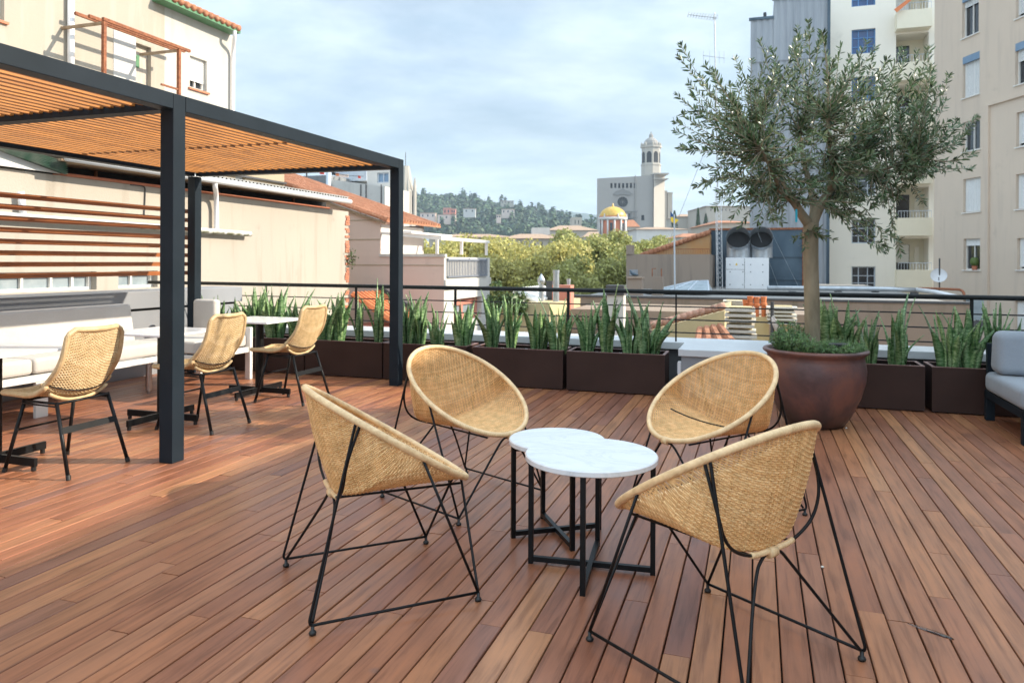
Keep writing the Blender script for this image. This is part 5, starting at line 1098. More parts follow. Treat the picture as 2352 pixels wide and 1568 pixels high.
    m = MB(off); p = ra_((2083, -12, 2089, 36), a); m.prism([mp(p[0]-.9, p[2]+.1, -1.2), mp(p[0], p[3]-.5, -.9), mp(p[0]+.15, p[3]-.6, -.9), mp(p[0]-.75, p[2]-.1, -1.2)], (0, .06, 0)); m.build('folded_parasol', M['orange_pot'], t)
    dish('grey satellite dish on a mast in front of the cream balconies', (2156, 634), 36, 17, -TH+R(-10), True, 'grey_sat')
    # beige apartments on the right, facade seen obliquely
    Q = Vector((0.5737*39.0, 39.0, 0)); u0, _ = un(2144, 600); Q = Vector((u0*39.0, 39.0, 0)); dv = Vector((.063, -.998, 0)); nv = Vector((.998, .063, 0))
    t = thing('beige_apartments', 'tall beige apartment block with white roller shutters at the right edge', 'building', (Q.x, Q.y, GZ)); off = (Q.x, Q.y, GZ)
    mp = lambda u, z, d: tuple(Q+dv*u+nv*d+Vector((0, 0, z)))
    def uz(x, y): 
        u, v = un(x, y); tt = (u*Q.y-Q.x)/(.063+.998*u); Y = Q.y-.998*tt; return tt, CZ-v*Y
    def rc(r): x0, y0, x1, y1 = r; ym = (y0+y1)/2; xm = (x0+x1)/2; return (uz(x0, ym)[0], uz(x1, ym)[0], uz(xm, y1)[1], uz(xm, y0)[1])
    L = [((2210, -18, 2248, 82), .30, 1), ((2211, 125, 2250, 221), .97, 1), ((2211, 277, 2251, 346), 0, 0), ((2212, 409, 2252, 487), .97, 0), ((2213, 548, 2251, 620), .22, 0), ((2212, 690, 2250, 770), .4, 0)]
    Rr = [((2333, -60, 2400, 30), .9, 1), ((2332, 88, 2400, 186), .45, 1), ((2334, 251, 2400, 332), .9, 0), ((2333, 396, 2400, 478), .97, 0), ((2336, 546, 2400, 620), .9, 0), ((2330, 692, 2400, 790), .95, 0)]
    H = [rc(r[0]) for r in L]; H2 = [rc(r[0]) for r in Rr]; m = MB(off); uM = uz(2290, 300)[0]; m.wall(0, uM, GZ, 16, H, mp, .22); m.wall(uM, 14, GZ, 16, H2, mp, .22); m.quad(mp(0, GZ, 0), mp(0, 16, 0), mp(0, 16, 8), mp(0, GZ, 8)); m.build('wall', M['apt_beige'], t)
    for (r, s, bl), h in zip(L+Rr, H+H2): window(t, off, mp, h, .21, 'white_metal', 'glass', (.5,), (), s, fw=.06, sill='white_metal', lintel=.34 if bl else None)
    m = MB(off); p = uz(2262, 300)[0]; p2 = uz(2274, 300)[0]; zz = uz(2270, 245)[1]; mbox(m, mp, p, p2, GZ, zz, -.10, -.002); m.build('pilaster', M['apt_beige'], t); m = MB(off); mbox(m, mp, p, uz(2352, 300)[0]+4, zz+.002, zz+.12, -.10, -.002); m.build('ledge', M['apt_beige'], t)
    h = H[4]; o = thing('cactus', 'round green potted cactus on the sill of the beige apartment window', 'plant', mp(h[0]+(h[1]-h[0])*.68, h[2], -.0)); MB().lathe([(.10, 0), (.13, .2), (.12, .2), (.0, .19)], 14).build('pot', M['brickred'], o); MB().lathe([(.0, .19), (.16, .24), (.2, .36), (.19, .50), (.12, .60), (0, .62)], 16).build('body', M['cactus'], o, smooth=True)
    o = thing('wall_cabinet', 'pale blue cabinet against the beige apartments behind the railing', 'cabinet', PYz(2243, 735, 30), R(-14)); MB().box(-.26, .26, 0, .4, 0, .85).build('body', M['lightglass'], o); MB().box(-.24, .24, -.01, -.001, -.5, -.02).build('base', M['slate'], o)
right_blocks()
# ---------------------------------------------------------------- cathedral, dome, spire
def far_box(mb, r, Y, dep, off):
    x0, y0, x1, y1 = r; p = PYz(x0, y1, Y); q = PYz(x1, y0, Y); mb.box(p.x, q.x, Y, Y+dep, p.z, q.z)
M['portal'] = stucco('shaded_portal_stone', (.20,.19,.175), (.12,.115,.11), .2, .6)  # base colour darkened for the shade of a deeper portal; streaks are stain
def cathedral():
    Y = 600; t = thing('cathedral', 'grey stone cathedral with rose window and octagonal bell tower on the skyline', 'cathedral', PYz(1440, 560, Y)); off = tuple(t.location)
    P = lambda x, y: PYz(x, y, Y); m = MB(off); zt = P(1372, 410).z; zt2 = P(1500, 403).z; zb = P(1440, 580).z; xl = P(1371, 500).x; xr = P(1500, 500).x
    holes = []
    for i in range(7): x = 1404.5+9.0*i; a = P(x-2.6, 432); b = P(x+2.6, 420.5); holes.append((a.x, b.x, a.z, b.z))
    mp = lambda u, z, d: (u, Y+d, z); a = P(1478, 492); b = P(1487, 482); holes.append((P(1473, 500).x, P(1480, 500).x, P(1476, 506).z, P(1476, 494).z))
    m.wall(xl, xr, zb, zt, holes, mp, 2.2); m.quad((xl, Y, zb), (xl, Y, zt), (xl+12, Y+90, zt), (xl+12, Y+90, zb))
    m.prism([Vector((xl, Y, zt)), Vector((xr, Y, zt)), Vector((xr, Y, zt2))], (12, 90, 0)); m.build('facade', M['stone'], t)
    m = MB(off); m.hexa([(xl+.5, Y+2.3, zb), (xr-.5, Y+2.3, zb), (xr+9, Y+80, zb), (xl+11, Y+80, zb)], [(xl+.5, Y+2.3, zt-1), (xr-.5, Y+2.3, zt-1), (xr+9, Y+80, zt-1), (xl+11, Y+80, zt-1)]); m.build('nave', M['dark'], t)
    q = P(1532.5, 500).x; m = MB(off); zs = P(1520, 401).z
    m.hexa([(xr, Y-3, zb), (q, Y+10, zb), (q+15, Y+90, zb), (xr+12, Y+90, zb)], [(xr, Y-3, zs), (q, Y+10, zs), (q+15, Y+90, zs), (xr+12, Y+90, zs)]); m.build('tower_base', M['stone2'], t)
    m = MB(off); m.box(P(1458, 500).x, P(1459.5, 500).x, Y-1.2, Y-.01, zb, zt2); m.box(P(1371, 404).x, xr+2, Y-1.5, Y-.01, zt2-3, zt2-1.5) if False else None; m.build('buttress_line', M['stone'], t)
    m = MB(off); m.box(xr-.6, q+.5, Y-3.4, Y+20, zs+.01, zs+1.0); m.box(xr-.3, q+.3, Y-3.2, Y+18, zs-4, zs-3.4); m.build('cornice', M['stone2'], t)
    # octagonal belfry
    c = P(1502.5, 400); rr = 23*Y/F; def_ = lambda y: P(1502, y).z-off[2]; cx, cy = c.x-off[0], Y+14-off[1]
    m = MB(); m.lathe([(rr, def_(404)), (rr, def_(377)), (rr*1.06, def_(376)), (rr*1.06, def_(373.5)), (rr*.96, def_(373)), (rr*.96, def_(336)), (rr*1.1, def_(334)), (rr*1.1, def_(330)), (rr*.9, def_(329.5))], 8, (cx, cy, 0)); o = m.build('belfry', M['stone2'], t)
    m = MB()
    for k in range(8):
        an = math.pi*2*(k+.5)/8; d = rr*.96*math.cos(math.pi/8)+.08; nx, ny = math.cos(an), math.sin(an); w = 2.0; z0, z1 = def_(370), def_(344)
        pts = [(-w, z0), (w, z0), (w, z1-2), (w*.6, z1-.5), (0, z1), (-w*.6, z1-.5), (-w, z1-2)]; m.prism([Vector((cx+nx*(d+.05)-ny*u, cy+ny*(d+.05)+nx*u, z)) for u, z in pts], (-nx*.1, -ny*.1, 0))
    m.build('belfry_opening', M['dark'], t)
    m = MB(); m.lathe([(rr*.72, def_(330)), (rr*.74, def_(324)), (rr*.66, def_(318)), (rr*.45, def_(313)), (rr*.22, def_(310)), (rr*.2, def_(303)), (rr*.05, def_(300)), (rr*.04, def_(296))], 16, (cx, cy, 0)); m.build('cupola', M['stone'], t, smooth=False)
    m = MB()
    for k in range(8): an = math.pi*2*k/8; m.lathe([(.9, def_(329.4)), (.9, def_(325)), (.1, def_(321))], 6, (cx+rr*.95*math.cos(an), cy+rr*.95*math.sin(an), 0))
    m.build('pinnacle', M['stone2'], t)
    # rose window
    rc = P(1430, 464); r1 = 12*Y/F; m = MB(); m.lathe([(0, 0), (r1, 0)], 28, cap=False); o = m.build('rose_window', M['dark'], t); o.location = (rc.x-off[0], -.25, rc.z-off[2]); o.rotation_euler = (R(90), 0, 0)
    m = MB(); m.lathe([(r1*1.0, .1), (r1*1.18, .1), (r1*1.2, .6), (r1*1.0, .6)], 28, cap=False)
    for k in range(6): an = math.pi*k/6; m.tube([(-r1*math.cos(an), -r1*math.sin(an), .35), (r1*math.cos(an), r1*math.sin(an), .35)], .05, 4)
    o = m.build('tracery', M['stone'], t); o.location = (rc.x-off[0], 0, rc.z-off[2]); o.rotation_euler = (R(90), 0, 0)
    # baroque portal: pilasters, niche rows and gable over the rose
    m = MB(off)
    for x in (1398, 1408, 1418, 1440, 1450, 1460): a = P(x-1.3, 515); b = P(x+1.3, 487); m.box(a.x, b.x, Y-1.3, Y-.01, a.z, b.z)
    for y in (486, 500, 513): a = P(1394, y+1); b = P(1464, y-1); m.box(a.x, b.x, Y-1.6, Y-1.31, a.z, b.z)
    m.build('portal_pilasters', M['portal'], t); m = MB(off)
    m.prism([Vector(P(x, y)) for x, y in ((1408, 446), (1414, 440), (1424, 437), (1430, 432), (1436, 437), (1446, 440), (1452, 446), (1444, 449), (1430, 447), (1416, 449))], (0, -1.2, 0)); m.build('portal_gable', M['portal'], t)
    m = MB(off)
    for x in (1424, 1434, 1445): a = P(x-2, 508); b = P(x+2, 490); m.box(a.x, b.x, Y-.9, Y-.02, a.z, b.z)
    m.build('niche', M['slate'], t)
    m = MB(off)
    for x0, x1, y0 in ((1536, 1549.5, 433), (1551, 1563, 437)): a = P(x0, 560); b = P(x1, y0); m.box(a.x, b.x, Y+30, Y+60, a.z, b.z); m.box(a.x-.3, b.x+.3, Y+29.5, Y+60.5, b.z+.01, b.z+1.2)
    m.build('buttress', M['stone2'], t)
    # gold dome
    Y2 = 250; c = PYz(1407.5, 545, Y2); t = thing('domed_tower', 'round white and brick lantern with golden dome in front of the cathedral', 'tower', c); k = Y2/F; z = lambda y: (PYz(1407, y, Y2).z-c.z); r = 31*k
    m = MB(); pr = []; 
    for i in range(13): an = math.pi/2*i/12; pr.append((r*.98*math.cos(an), z(499)+(z(474.5)-z(499))*math.sin(an)))
    m.lathe(pr, 40, cap=False); m.lathe([(r*.09, z(475)), (r*.07, z(471)), (0.02, z(466))], 8, cap=False); m.build('dome', M['gold'], t, smooth=True)
    MB().lathe([(r*.95, z(552)), (r*.95, z(545)), (r*1.0, z(544)), (r*.84, z(543)), (r*.84, z(506)), (r*1.05, z(505)), (r*1.08, z(502)), (r*1.0, z(499))], 40).build('drum', M['white_wall'], t)
    MB().lathe([(r*.90, z(545)), (r*.90, z(507))], 40, cap=False).build('brick_ring', M['brickred'], t); m = MB(); m2 = MB(); m3 = MB()
    for q in range(12):
        an = 2*math.pi*q/12; m.tube([(r*.97*math.cos(an), r*.97*math.sin(an), z(545)), (r*.97*math.cos(an), r*.97*math.sin(an), z(506))], r*.07, 8)
        an += math.pi/12
        if q % 2 == 0: p = Vector((math.cos(an), math.sin(an), 0)); s = Vector((-p.y, p.x, 0))*r*.10; m2.prism([p*r*.875-s+Vector((0, 0, z(541))), p*r*.875+s+Vector((0, 0, z(541))), p*r*.875+s+Vector((0, 0, z(513))), p*r*.875-s+Vector((0, 0, z(513)))], p*r*.05)
        else: m3.lathe([(r*.05, z(502)), (r*.09, z(499)), (r*.04, z(496)), (r*.06, z(494)), (0, z(491))], 8, (r*1.0*math.cos(an), r*1.0*math.sin(an), 0))
    m.build('columns', M['white_wall'], t, smooth=True); m2.build('windows', M['glass'], t); m3.build('urns', M['white_wall'], t, smooth=True)
    MB().lathe([(r*1.02, z(500)), (r*1.02, z(497.5)), (r*.98, z(497))], 40).build('brick_band', M['brickred'], t)
    # truncated spire
    Y3 = 330; c = PYz(931, 520, Y3); t = thing('church_spire', 'truncated stone church spire with pinnacles just right of the farther pergola post', 'church', c); k = Y3/F; z = lambda y: PYz(931, y, Y3).z-c.z
    MB().lathe([(24*k, z(540)), (24*k, z(500)), (21*k, z(495)), (20.5*k, z(440)), (18*k, z(436)), (9.5*k, z(384)), (9.5*k, z(382))], 8).build('spire', M['stone2'], t)
    m = MB()
    for q in range(8):
        an = 2*math.pi*(q+.5)/8; m.lathe([(3.2*k, z(500)), (3.0*k, z(436)), (3.4*k, z(434)), (1.6*k, z(418)), (.1, z(408))], 6, (23*k*math.cos(an), 23*k*math.sin(an), 0))
    m.build('pinnacles', M['stone2'], t); m = MB()
    for q in range(8):
        an = 2*math.pi*(q)/8+math.pi/8; p = Vector((math.cos(an), math.sin(an), 0)); s = Vector((-p.y, p.x, 0)); d = 20.8*k*math.cos(math.pi/8)
        m.prism([p*d+s*u*k+Vector((0, 0, z(y))) for u, y in ((-2.6, 488), (2.6, 488), (2.6, 455), (0, 448), (-2.6, 455))], p*.25)
    m.build('lancet', M['dark'], t); MB().tube([(0, 0, z(382)), (0, 0, z(350))], .15, 6).build('finial_rod', M['slate'], t)
cathedral()
# ---------------------------------------------------------------- mid distance town
def town():
    def house(label, r, Y, dep, wall, roofy=None, rows=(), roofm='farroof', hip=True, name='town_house'):
        x0, y0, x1, y1 = r; p = PYz(x0, y1, Y); q = PYz(x1, y0, Y); t = thing(name, label, 'house', ((p.x+q.x)/2, Y, p.z)); w = (q.x-p.x)/2; h = q.z-p.z; mp = lambda u, z, d: (u, d, z); hs = []
        for (fy0, fy1, xs, ww) in rows:
            for f in xs: u = -w+2*w*f; hs.append((u-ww*w, u+ww*w, h*fy0, h*fy1))
        m = MB(); m.wall(-w, w, 0, h, hs, mp, .35); m.quad((-w, 0, 0), (-w, 0, h), (-w, dep, h), (-w, dep, 0)); m.quad((w, 0, 0), (w, dep, 0), (w, dep, h), (w, 0, h)); m.quad((-w, 0, h), (w, 0, h), (w, dep, h), (-w, dep, h)); m.build('wall', M[wall], t)
        if hs:
            for hh in hs: g_ = MB(); g_.quad(mp(hh[0], hh[2], .34), mp(hh[1], hh[2], .34), mp(hh[1], hh[3], .34), mp(hh[0], hh[3], .34)); g_.build('window', M['glass'], t)
        if roofy is not None:
            rh = PYz(x0, roofy, Y).z-q.z; e = w*.04+.3; m = MB(); i = min(w*.6, dep*.5) if hip else 0
            A = [(-w-e, -e, h), (w+e, -e, h), (w+e, dep+e, h), (-w-e, dep+e, h)]; B = [(-w+i, dep/2, h+rh), (w-i, dep/2, h+rh)]
            m.add(A+B, [(0, 1, 5, 4), (1, 2, 5), (2, 3, 4, 5), (3, 0, 4), (3, 2, 1, 0)]); m.build('roof', M[roofm], t)
        return t
    house('long low tile roofed house behind the plane trees, beside the pink house terrace', (985, 545, 1180, 600), 150, 20, 'cream_wall', 533, ())
    house('wide ochre house with a row of dark windows above the tree tops', (1155, 548, 1290, 600), 140, 22, 'beige_wall', 532, ((.55, .85, (.30, .42, .54, .66, .78), .03),))
    house('small white rooftop block on the wide ochre house', (1222, 523, 1263, 548), 158, 8, 'white_wall', None)
    house('plain white house just left of the golden dome among tree tops', (1262, 540, 1318, 600), 150, 14, 'white_wall', 535)
    house('long stone house with tile roof left of the cathedral', (1256, 529, 1372, 590), 330, 30, 'beige_wall', 514, ((.6, .8, (.15, .35, .55, .75), .02),))
    house('small square stone tower house on the ridge left of the cathedral', (1313, 499, 1336, 530), 380, 12, 'stone2', None, ((.5, .8, (.35, .7), .08),))
    house('tile roofed house behind the golden dome', (1340, 545, 1400, 600), 290, 20, 'cream_wall', 530)
    house('small stone turret with pyramid tile roof right of the golden dome', (1436, 521, 1468, 560), 280, 6, 'stone2', 504, ((.4, .8, (.25, .5, .75), .07),), 'tile')
    house('flat pale block behind the trees, below the cathedral tower', (1462, 527, 1580, 620), 200, 20, 'white_wall', 518)
    house('long beige building at the foot of the cathedral buttresses', (1555, 498, 1632, 570), 420, 30, 'stone2', 488, ((.3, .55, (.25, .35, .45), .03),))
    house('large beige convent building with eaves windows left of the clad block', (1622, 474, 1730, 560), 380, 40, 'cream_wall', 466, ((.87, .93, (.1, .18, .26, .34, .42, .5), .018),))
    house('orange roofed house between the mast and the clad block', (1655, 512, 1745, 570), 120, 20, 'cream_wall', 499, (), 'tile')
    house('white house with tile roof behind the tile gable', (1565, 545, 1660, 600), 110, 14, 'white_wall', 532, (), 'tile')
    # cypresses by the cathedral
    def cone_tree(label, x, y0, y1, rp, Y, seed):
        p = PYz(x, y1, Y); h = PYz(x, y0, Y).z-p.z; r = rp*Y/F; t = thing('cypress', label, 'tree', p, 0, 'cypresses near the cathedral'); rnd = random.Random(seed); m = MB()
        for _ in range(260):
            f = rnd.random()**.8; an = rnd.random()*6.28; q = r*(1-f)**.7*(.75+.4*rnd.random()); c = Vector((q*math.cos(an), q*math.sin(an), h*(.08+.92*f))); d = Vector((math.cos(an)*.4, math.sin(an)*.4, 1))*h*.07; s = d.cross(Vector((math.cos(an), math.sin(an), 0))).normalized()*r*.28
            m.add([c-s, c+s, c+d], [(0, 1, 2)])
        m.build('crown', M['hilltree'], t); MB().tube([(0, 0, 0), (0, 0, h*.9)], r*.12, 6).build('trunk', M['bark2'], t)
    cone_tree('slim dark cypress right of the cathedral buttresses', 1603, 480, 540, 6, 380, 1); cone_tree('second smaller cypress right of the slim one', 1621, 493, 535, 7, 380, 2); cone_tree('short dark cypress against the cathedral buttresses', 1549, 485, 530, 8, 400, 3)
town()
# ---------------------------------------------------------------- plane trees along the river
def crown_mesh(seed, n, rx, rz, leaf, nl=26):
    rnd = random.Random(seed); m = MB(); lobes = []
    for _ in range(nl):
        an = rnd.random()*6.283; el = rnd.uniform(-.5, 1); q = math.sqrt(max(0, 1-el*el*.8)); lobes.append((Vector((rx*.72*q*math.cos(an), rx*.72*q*math.sin(an), rz*.70*el)), rx*rnd.uniform(.22, .40)))
    for _ in range(n):
        c, r = rnd.choice(lobes); d = Vector((rnd.gauss(0, 1), rnd.gauss(0, 1), rnd.gauss(0, 1))).normalized(); p = c+d*r*(rnd.random()**.4)*Vector((1, 1, 1)).length/1.732
        q = (d*.6+Vector((rnd.gauss(0, .6), rnd.gauss(0, .6), rnd.gauss(0, .6)))).normalized(); s = q.cross(Vector((rnd.gauss(0, 1), rnd.gauss(0, 1), rnd.gauss(0, 1)))).normalized()*leaf*rnd.uniform(.6, 1.1); u = q.cross(s).normalized()*leaf*rnd.uniform(.6, 1.2)
        m.add([p-s, p-u*.5, p+s, p+u], [(0, 1, 2, 3)])
    return m
def planes():
    vars_ = []
    for k in range(4):
        c = crown_mesh(60+k, 13000, 4.6, 5.6, .20, 34); me = c.build('crown', M['plane'] if k % 2 == 0 else M['plane2'], None); vars_.append(me.data); bpy.data.objects.remove(me)
    tr = MB(); tr.tube([(0, 0, 0), (.1, 0, 5), (0, .1, 9), (.1, .1, 13)], [.35, .3, .22, .1], 8)
    for an in (0, 1.6, 3.1, 4.6): tr.tube([(0, 0, 7), (1.2*math.cos(an), 1.2*math.sin(an), 9.5), (2.8*math.cos(an), 2.8*math.sin(an), 12)], [.16, .12, .06], 6)
    tb = tr.build('trunk', M['bark2'], None); td = tb.data; bpy.data.objects.remove(tb)
    # (x, top y, distance, scale, variant)
    T = [(995, 556, 62, .8, 0, 'behind the white terrace pergola, leftmost'), (1050, 545, 75, .95, 2, 'behind the white terrace pergola, tallest there'), (1105, 548, 84, 1.0, 0, 'right of the white terrace pergola'), (1150, 556, 66, .9, 2, 'above the balustrade corner'), (1195, 553, 78, .95, 0, 'above the cream cottage roof'), (1243, 566, 60, .8, 2, 'behind the onion cowl flue'),
         (1290, 556, 70, .95, 0, 'behind the tall steel flue'), (1330, 527, 92, 1.1, 3, 'tall one left of the golden dome'), (1372, 545, 80, 1.0, 3, 'directly under the golden dome'), (1418, 530, 86, 1.0, 1, 'right below the golden dome drum'), (1460, 552, 74, .9, 3, 'left of the brown wall'), (1440, 578, 58, .8, 1, 'darker low one at the corner of the brown wall'), (1350, 585, 56, .75, 1, 'low one in front at the middle'), (1130, 590, 52, .7, 0, 'low one in front beside the balustrade'), (1215, 592, 54, .7, 2, 'low one in front of the cream cottage'), (1510, 540, 105, .9, 3, 'behind the brown wall and the pennant'), (1290, 600, 50, .7, 1, 'low one in front behind the salmon chimney')]
    for i, (x, y, Y, s, v, wh) in enumerate(T):
        top = PYz(x, y, Y); t = thing('plane_tree', '%s plane tree %s' % ('golden green' if v in (0, 2) else 'olive green', wh), 'tree', (top.x, Y, GZ), i*1.3, 'plane trees along the river'); ch = bpy.data.objects.new('crown', vars_[v]); COL.objects.link(ch); ch.parent = t
        ch.scale = (s, s, s*1.1); ch.location = (0, 0, top.z-GZ-5.6*s*1.0); tk = bpy.data.objects.new('trunk', td); COL.objects.link(tk); tk.parent = t; tk.scale = (s, s, (top.z-GZ-5*s)/13)
    o = thing('shrub', 'dense dark green shrub at the foot of the plane trees beside the cream cottage', 'shrub', PYz(1165, 730, 19.5)); c = crown_mesh(9, 1800, .62, .55, .05, 16).build('foliage', M['vine'], o); c.location = (0, 0, .45); MB().tube([(0, 0, -1), (0, 0, .5)], .05, 6).build('stem', M['bark2'], o)
planes()
# ---------------------------------------------------------------- hills
def hills():
    Y1, Y2 = 950, 1500; xs = [700, 880, 957, 1000, 1040, 1090, 1150, 1200, 1250, 1300, 1365, 1450, 1700]; cr_y = [462, 458, 458, 457, 460, 468, 480, 489, 502, 516, 528, 533, 538]
    m = MB(); vs = []; nr = 14
    def top(x):
        for i in range(len(xs)-1):
            if xs[i] <= x <= xs[i+1]: f = (x-xs[i])/(xs[i+1]-xs[i]); return cr_y[i]+(cr_y[i+1]-cr_y[i])*f
        return 530
    def surf(x, f):
        Y = Y1+(Y2-Y1)*f; zt = PYz(x, top(x)+5, Y2).z; zb = PYz(x, 545, Y1).z; p = PYz(x, 500, Y); e = f*f*(3-2*f); return Vector((p.x, Y, zb+(zt-zb)*(.25*f+.75*e)))
    N_ = 60
    for i in range(N_+1):
        x = 700+1000*i/N_
        for j in range(nr+1): vs.append(surf(x, j/nr))
        vs.append(surf(x, 1)+Vector((0, 500, -60)))
    k = nr+2; m.add(vs, [(i*k+j, (i+1)*k+j, (i+1)*k+j+1, i*k+j+1) for i in range(N_) for j in range(k-1)]); o = m.build('hill', M['hill'], None, smooth=True); tag(o, kind='structure')
    rnd = random.Random(77); w = MB()
    for _ in range(1150):
        f = rnd.random()**.75; x = rnd.uniform(900, 1400); p = surf(x, f); 
        if rnd.random() < .12 and f < .8: continue
        s = rnd.uniform(5.5, 12); tall = rnd.random() < .16; rx = s*(.45 if tall else 1); rz = s*(1.9 if tall else .95); c = p+Vector((0, 0, rz*.6))
        for _k in range(48):
            d = Vector((rnd.gauss(0, 1), rnd.gauss(0, 1), rnd.gauss(.25, 1))).normalized(); q = c+Vector((d.x*rx, d.y*rx, d.z*rz))*rnd.uniform(.6, 1.0); tl = d.cross(Vector((rnd.gauss(0, 1), rnd.gauss(0, 1), rnd.gauss(0, 1)))).normalized()*s*.27; u = d.cross(tl).normalized()*s*.27
            w.add([q-tl, q-u, q+tl, q+u], [(0, 1, 2, 3)])
    o = w.build('hillside_wood', M['hilltree']); tag(o, 'dark green wooded hillside between the spire and the cathedral', 'wood', None, 'stuff')
    def villa(label, r, Y, m_, rows=1):
        x0, y0, x1, y1 = r; p = PYz(x0, y1, Y); q = PYz(x1, y0, Y); t = thing('villa', label, 'house', ((p.x+q.x)/2, Y, p.z-6), 0, 'villas on the wooded hill'); wd = (q.x-p.x)/2; h = q.z-p.z
        MB().box(-wd, wd, 0, 14, 0, h+6).build('wall', M[m_], t); MB().box(-wd-.6, wd+.6, -.6, 14.6, h+6.01, h+6.8).build('roof', M['farroof'], t); mm = MB(); n = max(2, int(wd/3))
        for i in range(n): u = -wd+2*wd*(i+.5)/n; mm.box(u-.9, u+.9, -.12, -.01, 6+h*.35, 6+h*.75)
        mm.build('windows', M['glass'], t)
    villa('red brown villa on the hill, left part of the pair', (1018, 478, 1034, 494), 1010, 'salmon'); villa('red brown villa on the hill, right part of the pair', (1036, 480, 1046, 492), 1015, 'salmon'); villa('pale pink villa below the red brown pair', (1005, 494, 1046, 505), 985, 'pink_wall'); villa('white villa on the hill right of the pink ones', (1064, 480, 1092, 490), 1060, 'white_wall'); villa('pale pink villa at the hill foot beside the spire', (965, 490, 1000, 502), 990, 'pink_wall'); villa('tiny beige villa near the hill crest', (1150, 462, 1180, 468), 1380, 'beige_wall'); villa('pink villa half hidden in the trees right on the hill', (1152, 481, 1182, 492), 1120, 'pink_wall'); villa('small pale villa low on the slope', (1140, 494, 1150, 502), 1000, 'pink_wall')
    Y = 4200; m = MB(); vs = []; pts = [(1100, 466), (1200, 474), (1255, 481), (1300, 485), (1345, 490), (1380, 495), (1500, 500), (1620, 512), (1760, 520), (2000, 530)]
    def fy(x):
        for i in range(len(pts)-1):
            if pts[i][0] <= x <= pts[i+1][0]: f = (x-pts[i][0])/(pts[i+1][0]-pts[i][0]); return pts[i][1]+(pts[i+1][1]-pts[i][1])*f
    n = 160
    for i in range(n+1):
        x = 1100+900*i/n; p = PYz(x, fy(x)+rnd.uniform(-.8, .8), Y); vs += [(p.x, Y-900, -12), (p.x, Y-300, p.z*.7), (p.x, Y, p.z), (p.x, Y+600, 0)]
    m.add(vs, [(i*4+j, (i+1)*4+j, (i+1)*4+j+1, i*4+j+1) for i in range(n) for j in range(3)]); o = m.build('far_hill', M['farhill'], None, smooth=False); tag(o, kind='structure')
hills()
EXPO=0.66
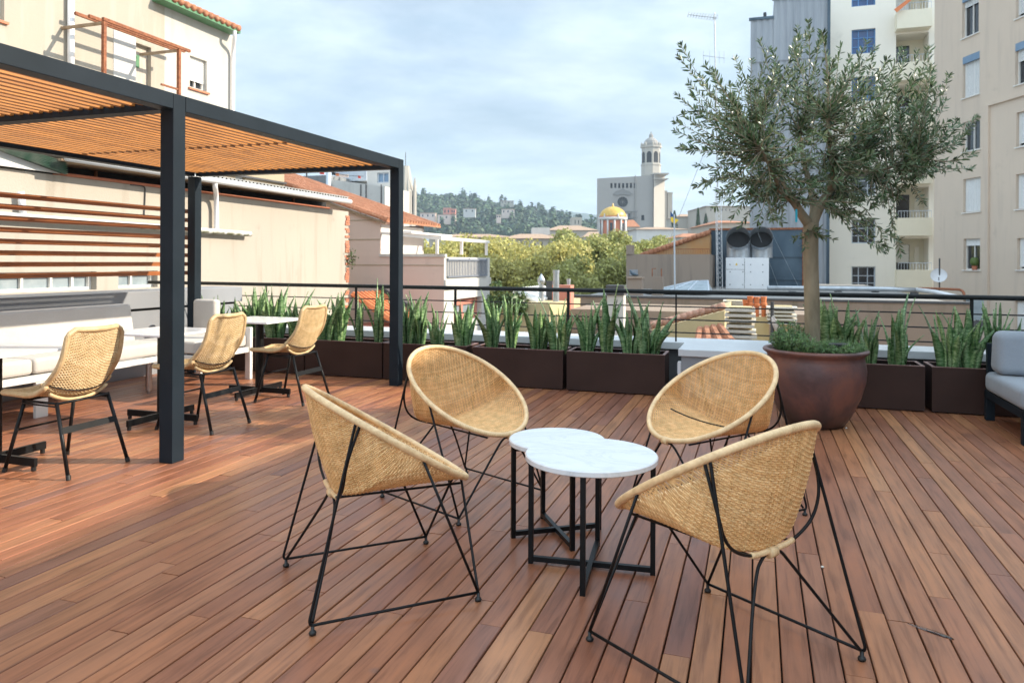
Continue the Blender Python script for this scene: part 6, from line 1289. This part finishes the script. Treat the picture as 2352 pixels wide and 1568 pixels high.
# ================================================================ LIGHT, SKY, CAMERA
def world():
    w = bpy.data.worlds.new('World'); SC.world = w; w.use_nodes = True; t = w.node_tree; bg = t.nodes['Background']
    n = lambda k: t.nodes.new(k)
    sky = n('ShaderNodeTexSky'); sky.sky_type = 'NISHITA'; sky.sun_disc = False; sky.sun_elevation = EL; sky.sun_rotation = math.atan2(SUN.x, SUN.y); sky.air_density = 1.1; sky.dust_density = 1.6; sky.ozone_density = 1.0
    tc = n('ShaderNodeTexCoord'); sep = n('ShaderNodeSeparateXYZ'); t.links.new(tc.outputs['Generated'], sep.inputs[0])
    az = n('ShaderNodeMath'); az.operation = 'MAXIMUM'; az.inputs[1].default_value = 0; t.links.new(sep.outputs[2], az.inputs[0]); ad = n('ShaderNodeMath'); ad.inputs[1].default_value = .22; t.links.new(az.outputs[0], ad.inputs[0])
    cmb = n('ShaderNodeCombineXYZ')
    for i in (0, 1):
        d = n('ShaderNodeMath'); d.operation = 'DIVIDE'; t.links.new(sep.outputs[i], d.inputs[0]); t.links.new(ad.outputs[0], d.inputs[1]); t.links.new(d.outputs[0], cmb.inputs[i])
    mp = n('ShaderNodeMapping'); mp.inputs['Scale'].default_value = (1.0, 1.25, 1); mp.inputs['Rotation'].default_value = (0, 0, R(-28)); mp.inputs['Location'].default_value = CLOUD_OFF; t.links.new(cmb.outputs[0], mp.inputs[0])
    no = n('ShaderNodeTexNoise'); no.inputs['Scale'].default_value = 1.05; no.inputs['Detail'].default_value = 9; no.inputs['Roughness'].default_value = .52; no.inputs['Distortion'].default_value = .35; t.links.new(mp.outputs[0], no.inputs['Vector'])
    rp = n('ShaderNodeValToRGB'); rp.color_ramp.elements[0].position = .33; rp.color_ramp.elements[0].color = (0, 0, 0, 1); rp.color_ramp.elements[1].position = .62; rp.color_ramp.elements[1].color = (1, 1, 1, 1); t.links.new(no.outputs[0], rp.inputs[0])
    no2 = n('ShaderNodeTexNoise'); no2.inputs['Scale'].default_value = 2.6; no2.inputs['Detail'].default_value = 8; no2.inputs['Roughness'].default_value = .6; t.links.new(mp.outputs[0], no2.inputs['Vector'])
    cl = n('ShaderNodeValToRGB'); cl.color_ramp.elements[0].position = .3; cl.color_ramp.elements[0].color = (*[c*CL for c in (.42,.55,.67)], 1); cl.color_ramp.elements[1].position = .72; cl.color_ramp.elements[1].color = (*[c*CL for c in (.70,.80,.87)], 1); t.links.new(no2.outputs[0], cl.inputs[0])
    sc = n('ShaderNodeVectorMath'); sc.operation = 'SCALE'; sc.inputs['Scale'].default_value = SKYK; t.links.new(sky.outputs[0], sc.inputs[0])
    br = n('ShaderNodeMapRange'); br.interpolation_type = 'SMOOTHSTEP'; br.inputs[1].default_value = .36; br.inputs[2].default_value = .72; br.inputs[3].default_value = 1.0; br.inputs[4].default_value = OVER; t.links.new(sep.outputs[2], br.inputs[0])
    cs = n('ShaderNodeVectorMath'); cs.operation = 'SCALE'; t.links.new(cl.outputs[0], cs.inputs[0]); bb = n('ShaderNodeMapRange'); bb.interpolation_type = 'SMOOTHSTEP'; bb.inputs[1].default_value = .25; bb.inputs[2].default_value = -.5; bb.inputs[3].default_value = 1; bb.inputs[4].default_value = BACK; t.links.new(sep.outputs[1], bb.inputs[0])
    bm = n('ShaderNodeMath'); bm.operation = 'MULTIPLY'; t.links.new(br.outputs[0], bm.inputs[0]); t.links.new(bb.outputs[0], bm.inputs[1]); t.links.new(bm.outputs[0], cs.inputs['Scale']); cl = cs  # clouds brightened overhead and behind the camera, out of view, to light the scene
    mx = n('ShaderNodeMix'); mx.data_type = 'RGBA'; ff = n('ShaderNodeMath'); ff.operation = 'MULTIPLY_ADD'; ff.inputs[1].default_value = .70; ff.inputs[2].default_value = .26; t.links.new(rp.outputs[0], ff.inputs[0]); t.links.new(ff.outputs[0], mx.inputs[0]); t.links.new(sc.outputs[0], mx.inputs[6]); t.links.new(cl.outputs[0], mx.inputs[7])
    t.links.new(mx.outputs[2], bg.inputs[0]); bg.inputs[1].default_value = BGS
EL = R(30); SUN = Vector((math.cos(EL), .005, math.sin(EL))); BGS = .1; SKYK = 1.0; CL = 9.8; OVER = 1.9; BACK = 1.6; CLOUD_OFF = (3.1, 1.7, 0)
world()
sl = bpy.data.lights.new('sun', 'SUN'); sl.energy = 5.0; sl.angle = R(.53); sl.color = (1, .89, .73); so = bpy.data.objects.new('sun', sl); COL.objects.link(so); so.rotation_euler = (-SUN).to_track_quat('-Z', 'Y').to_euler(); so.location = (20, 0, 30)
def haze():
    m = bpy.data.materials.new('haze_air'); m.use_nodes = True; t = m.node_tree; t.nodes.remove(t.nodes['Principled BSDF']); v = t.nodes.new('ShaderNodeVolumePrincipled'); v.inputs['Color'].default_value = (.66, .82, 1, 1); v.inputs['Density'].default_value = HZ; t.links.new(v.outputs[0], t.nodes['Material Output'].inputs['Volume'])
    o = MB().box(-3100, 3100, -90, 6100, GZ-1.5, 330).build('haze', m); tag(o, kind='stuff')
HZ = 1.7e-4
haze()
cd = bpy.data.cameras.new('camera'); cam = bpy.data.objects.new('camera', cd); COL.objects.link(cam); SC.camera = cam
cam.matrix_world = Matrix.Translation((0, 0, CZ)) @ Matrix.Rotation(R(90), 4, 'X') @ Matrix.Rotation(RO, 4, 'Z')
cd.sensor_width = 36; cd.lens = F/2352*36; cd.shift_y = -183.04/2352; cd.clip_end = 20000; cd.clip_start = .05
cd.dof.use_dof = True; cd.dof.focus_distance = 3.6; cd.dof.aperture_fstop = 5.6
SC.view_settings.view_transform = 'Standard'; SC.view_settings.look = 'None'; SC.view_settings.exposure = EXPO; SC.view_settings.gamma = 1
SC.render.resolution_x = 1024; SC.render.resolution_y = 682
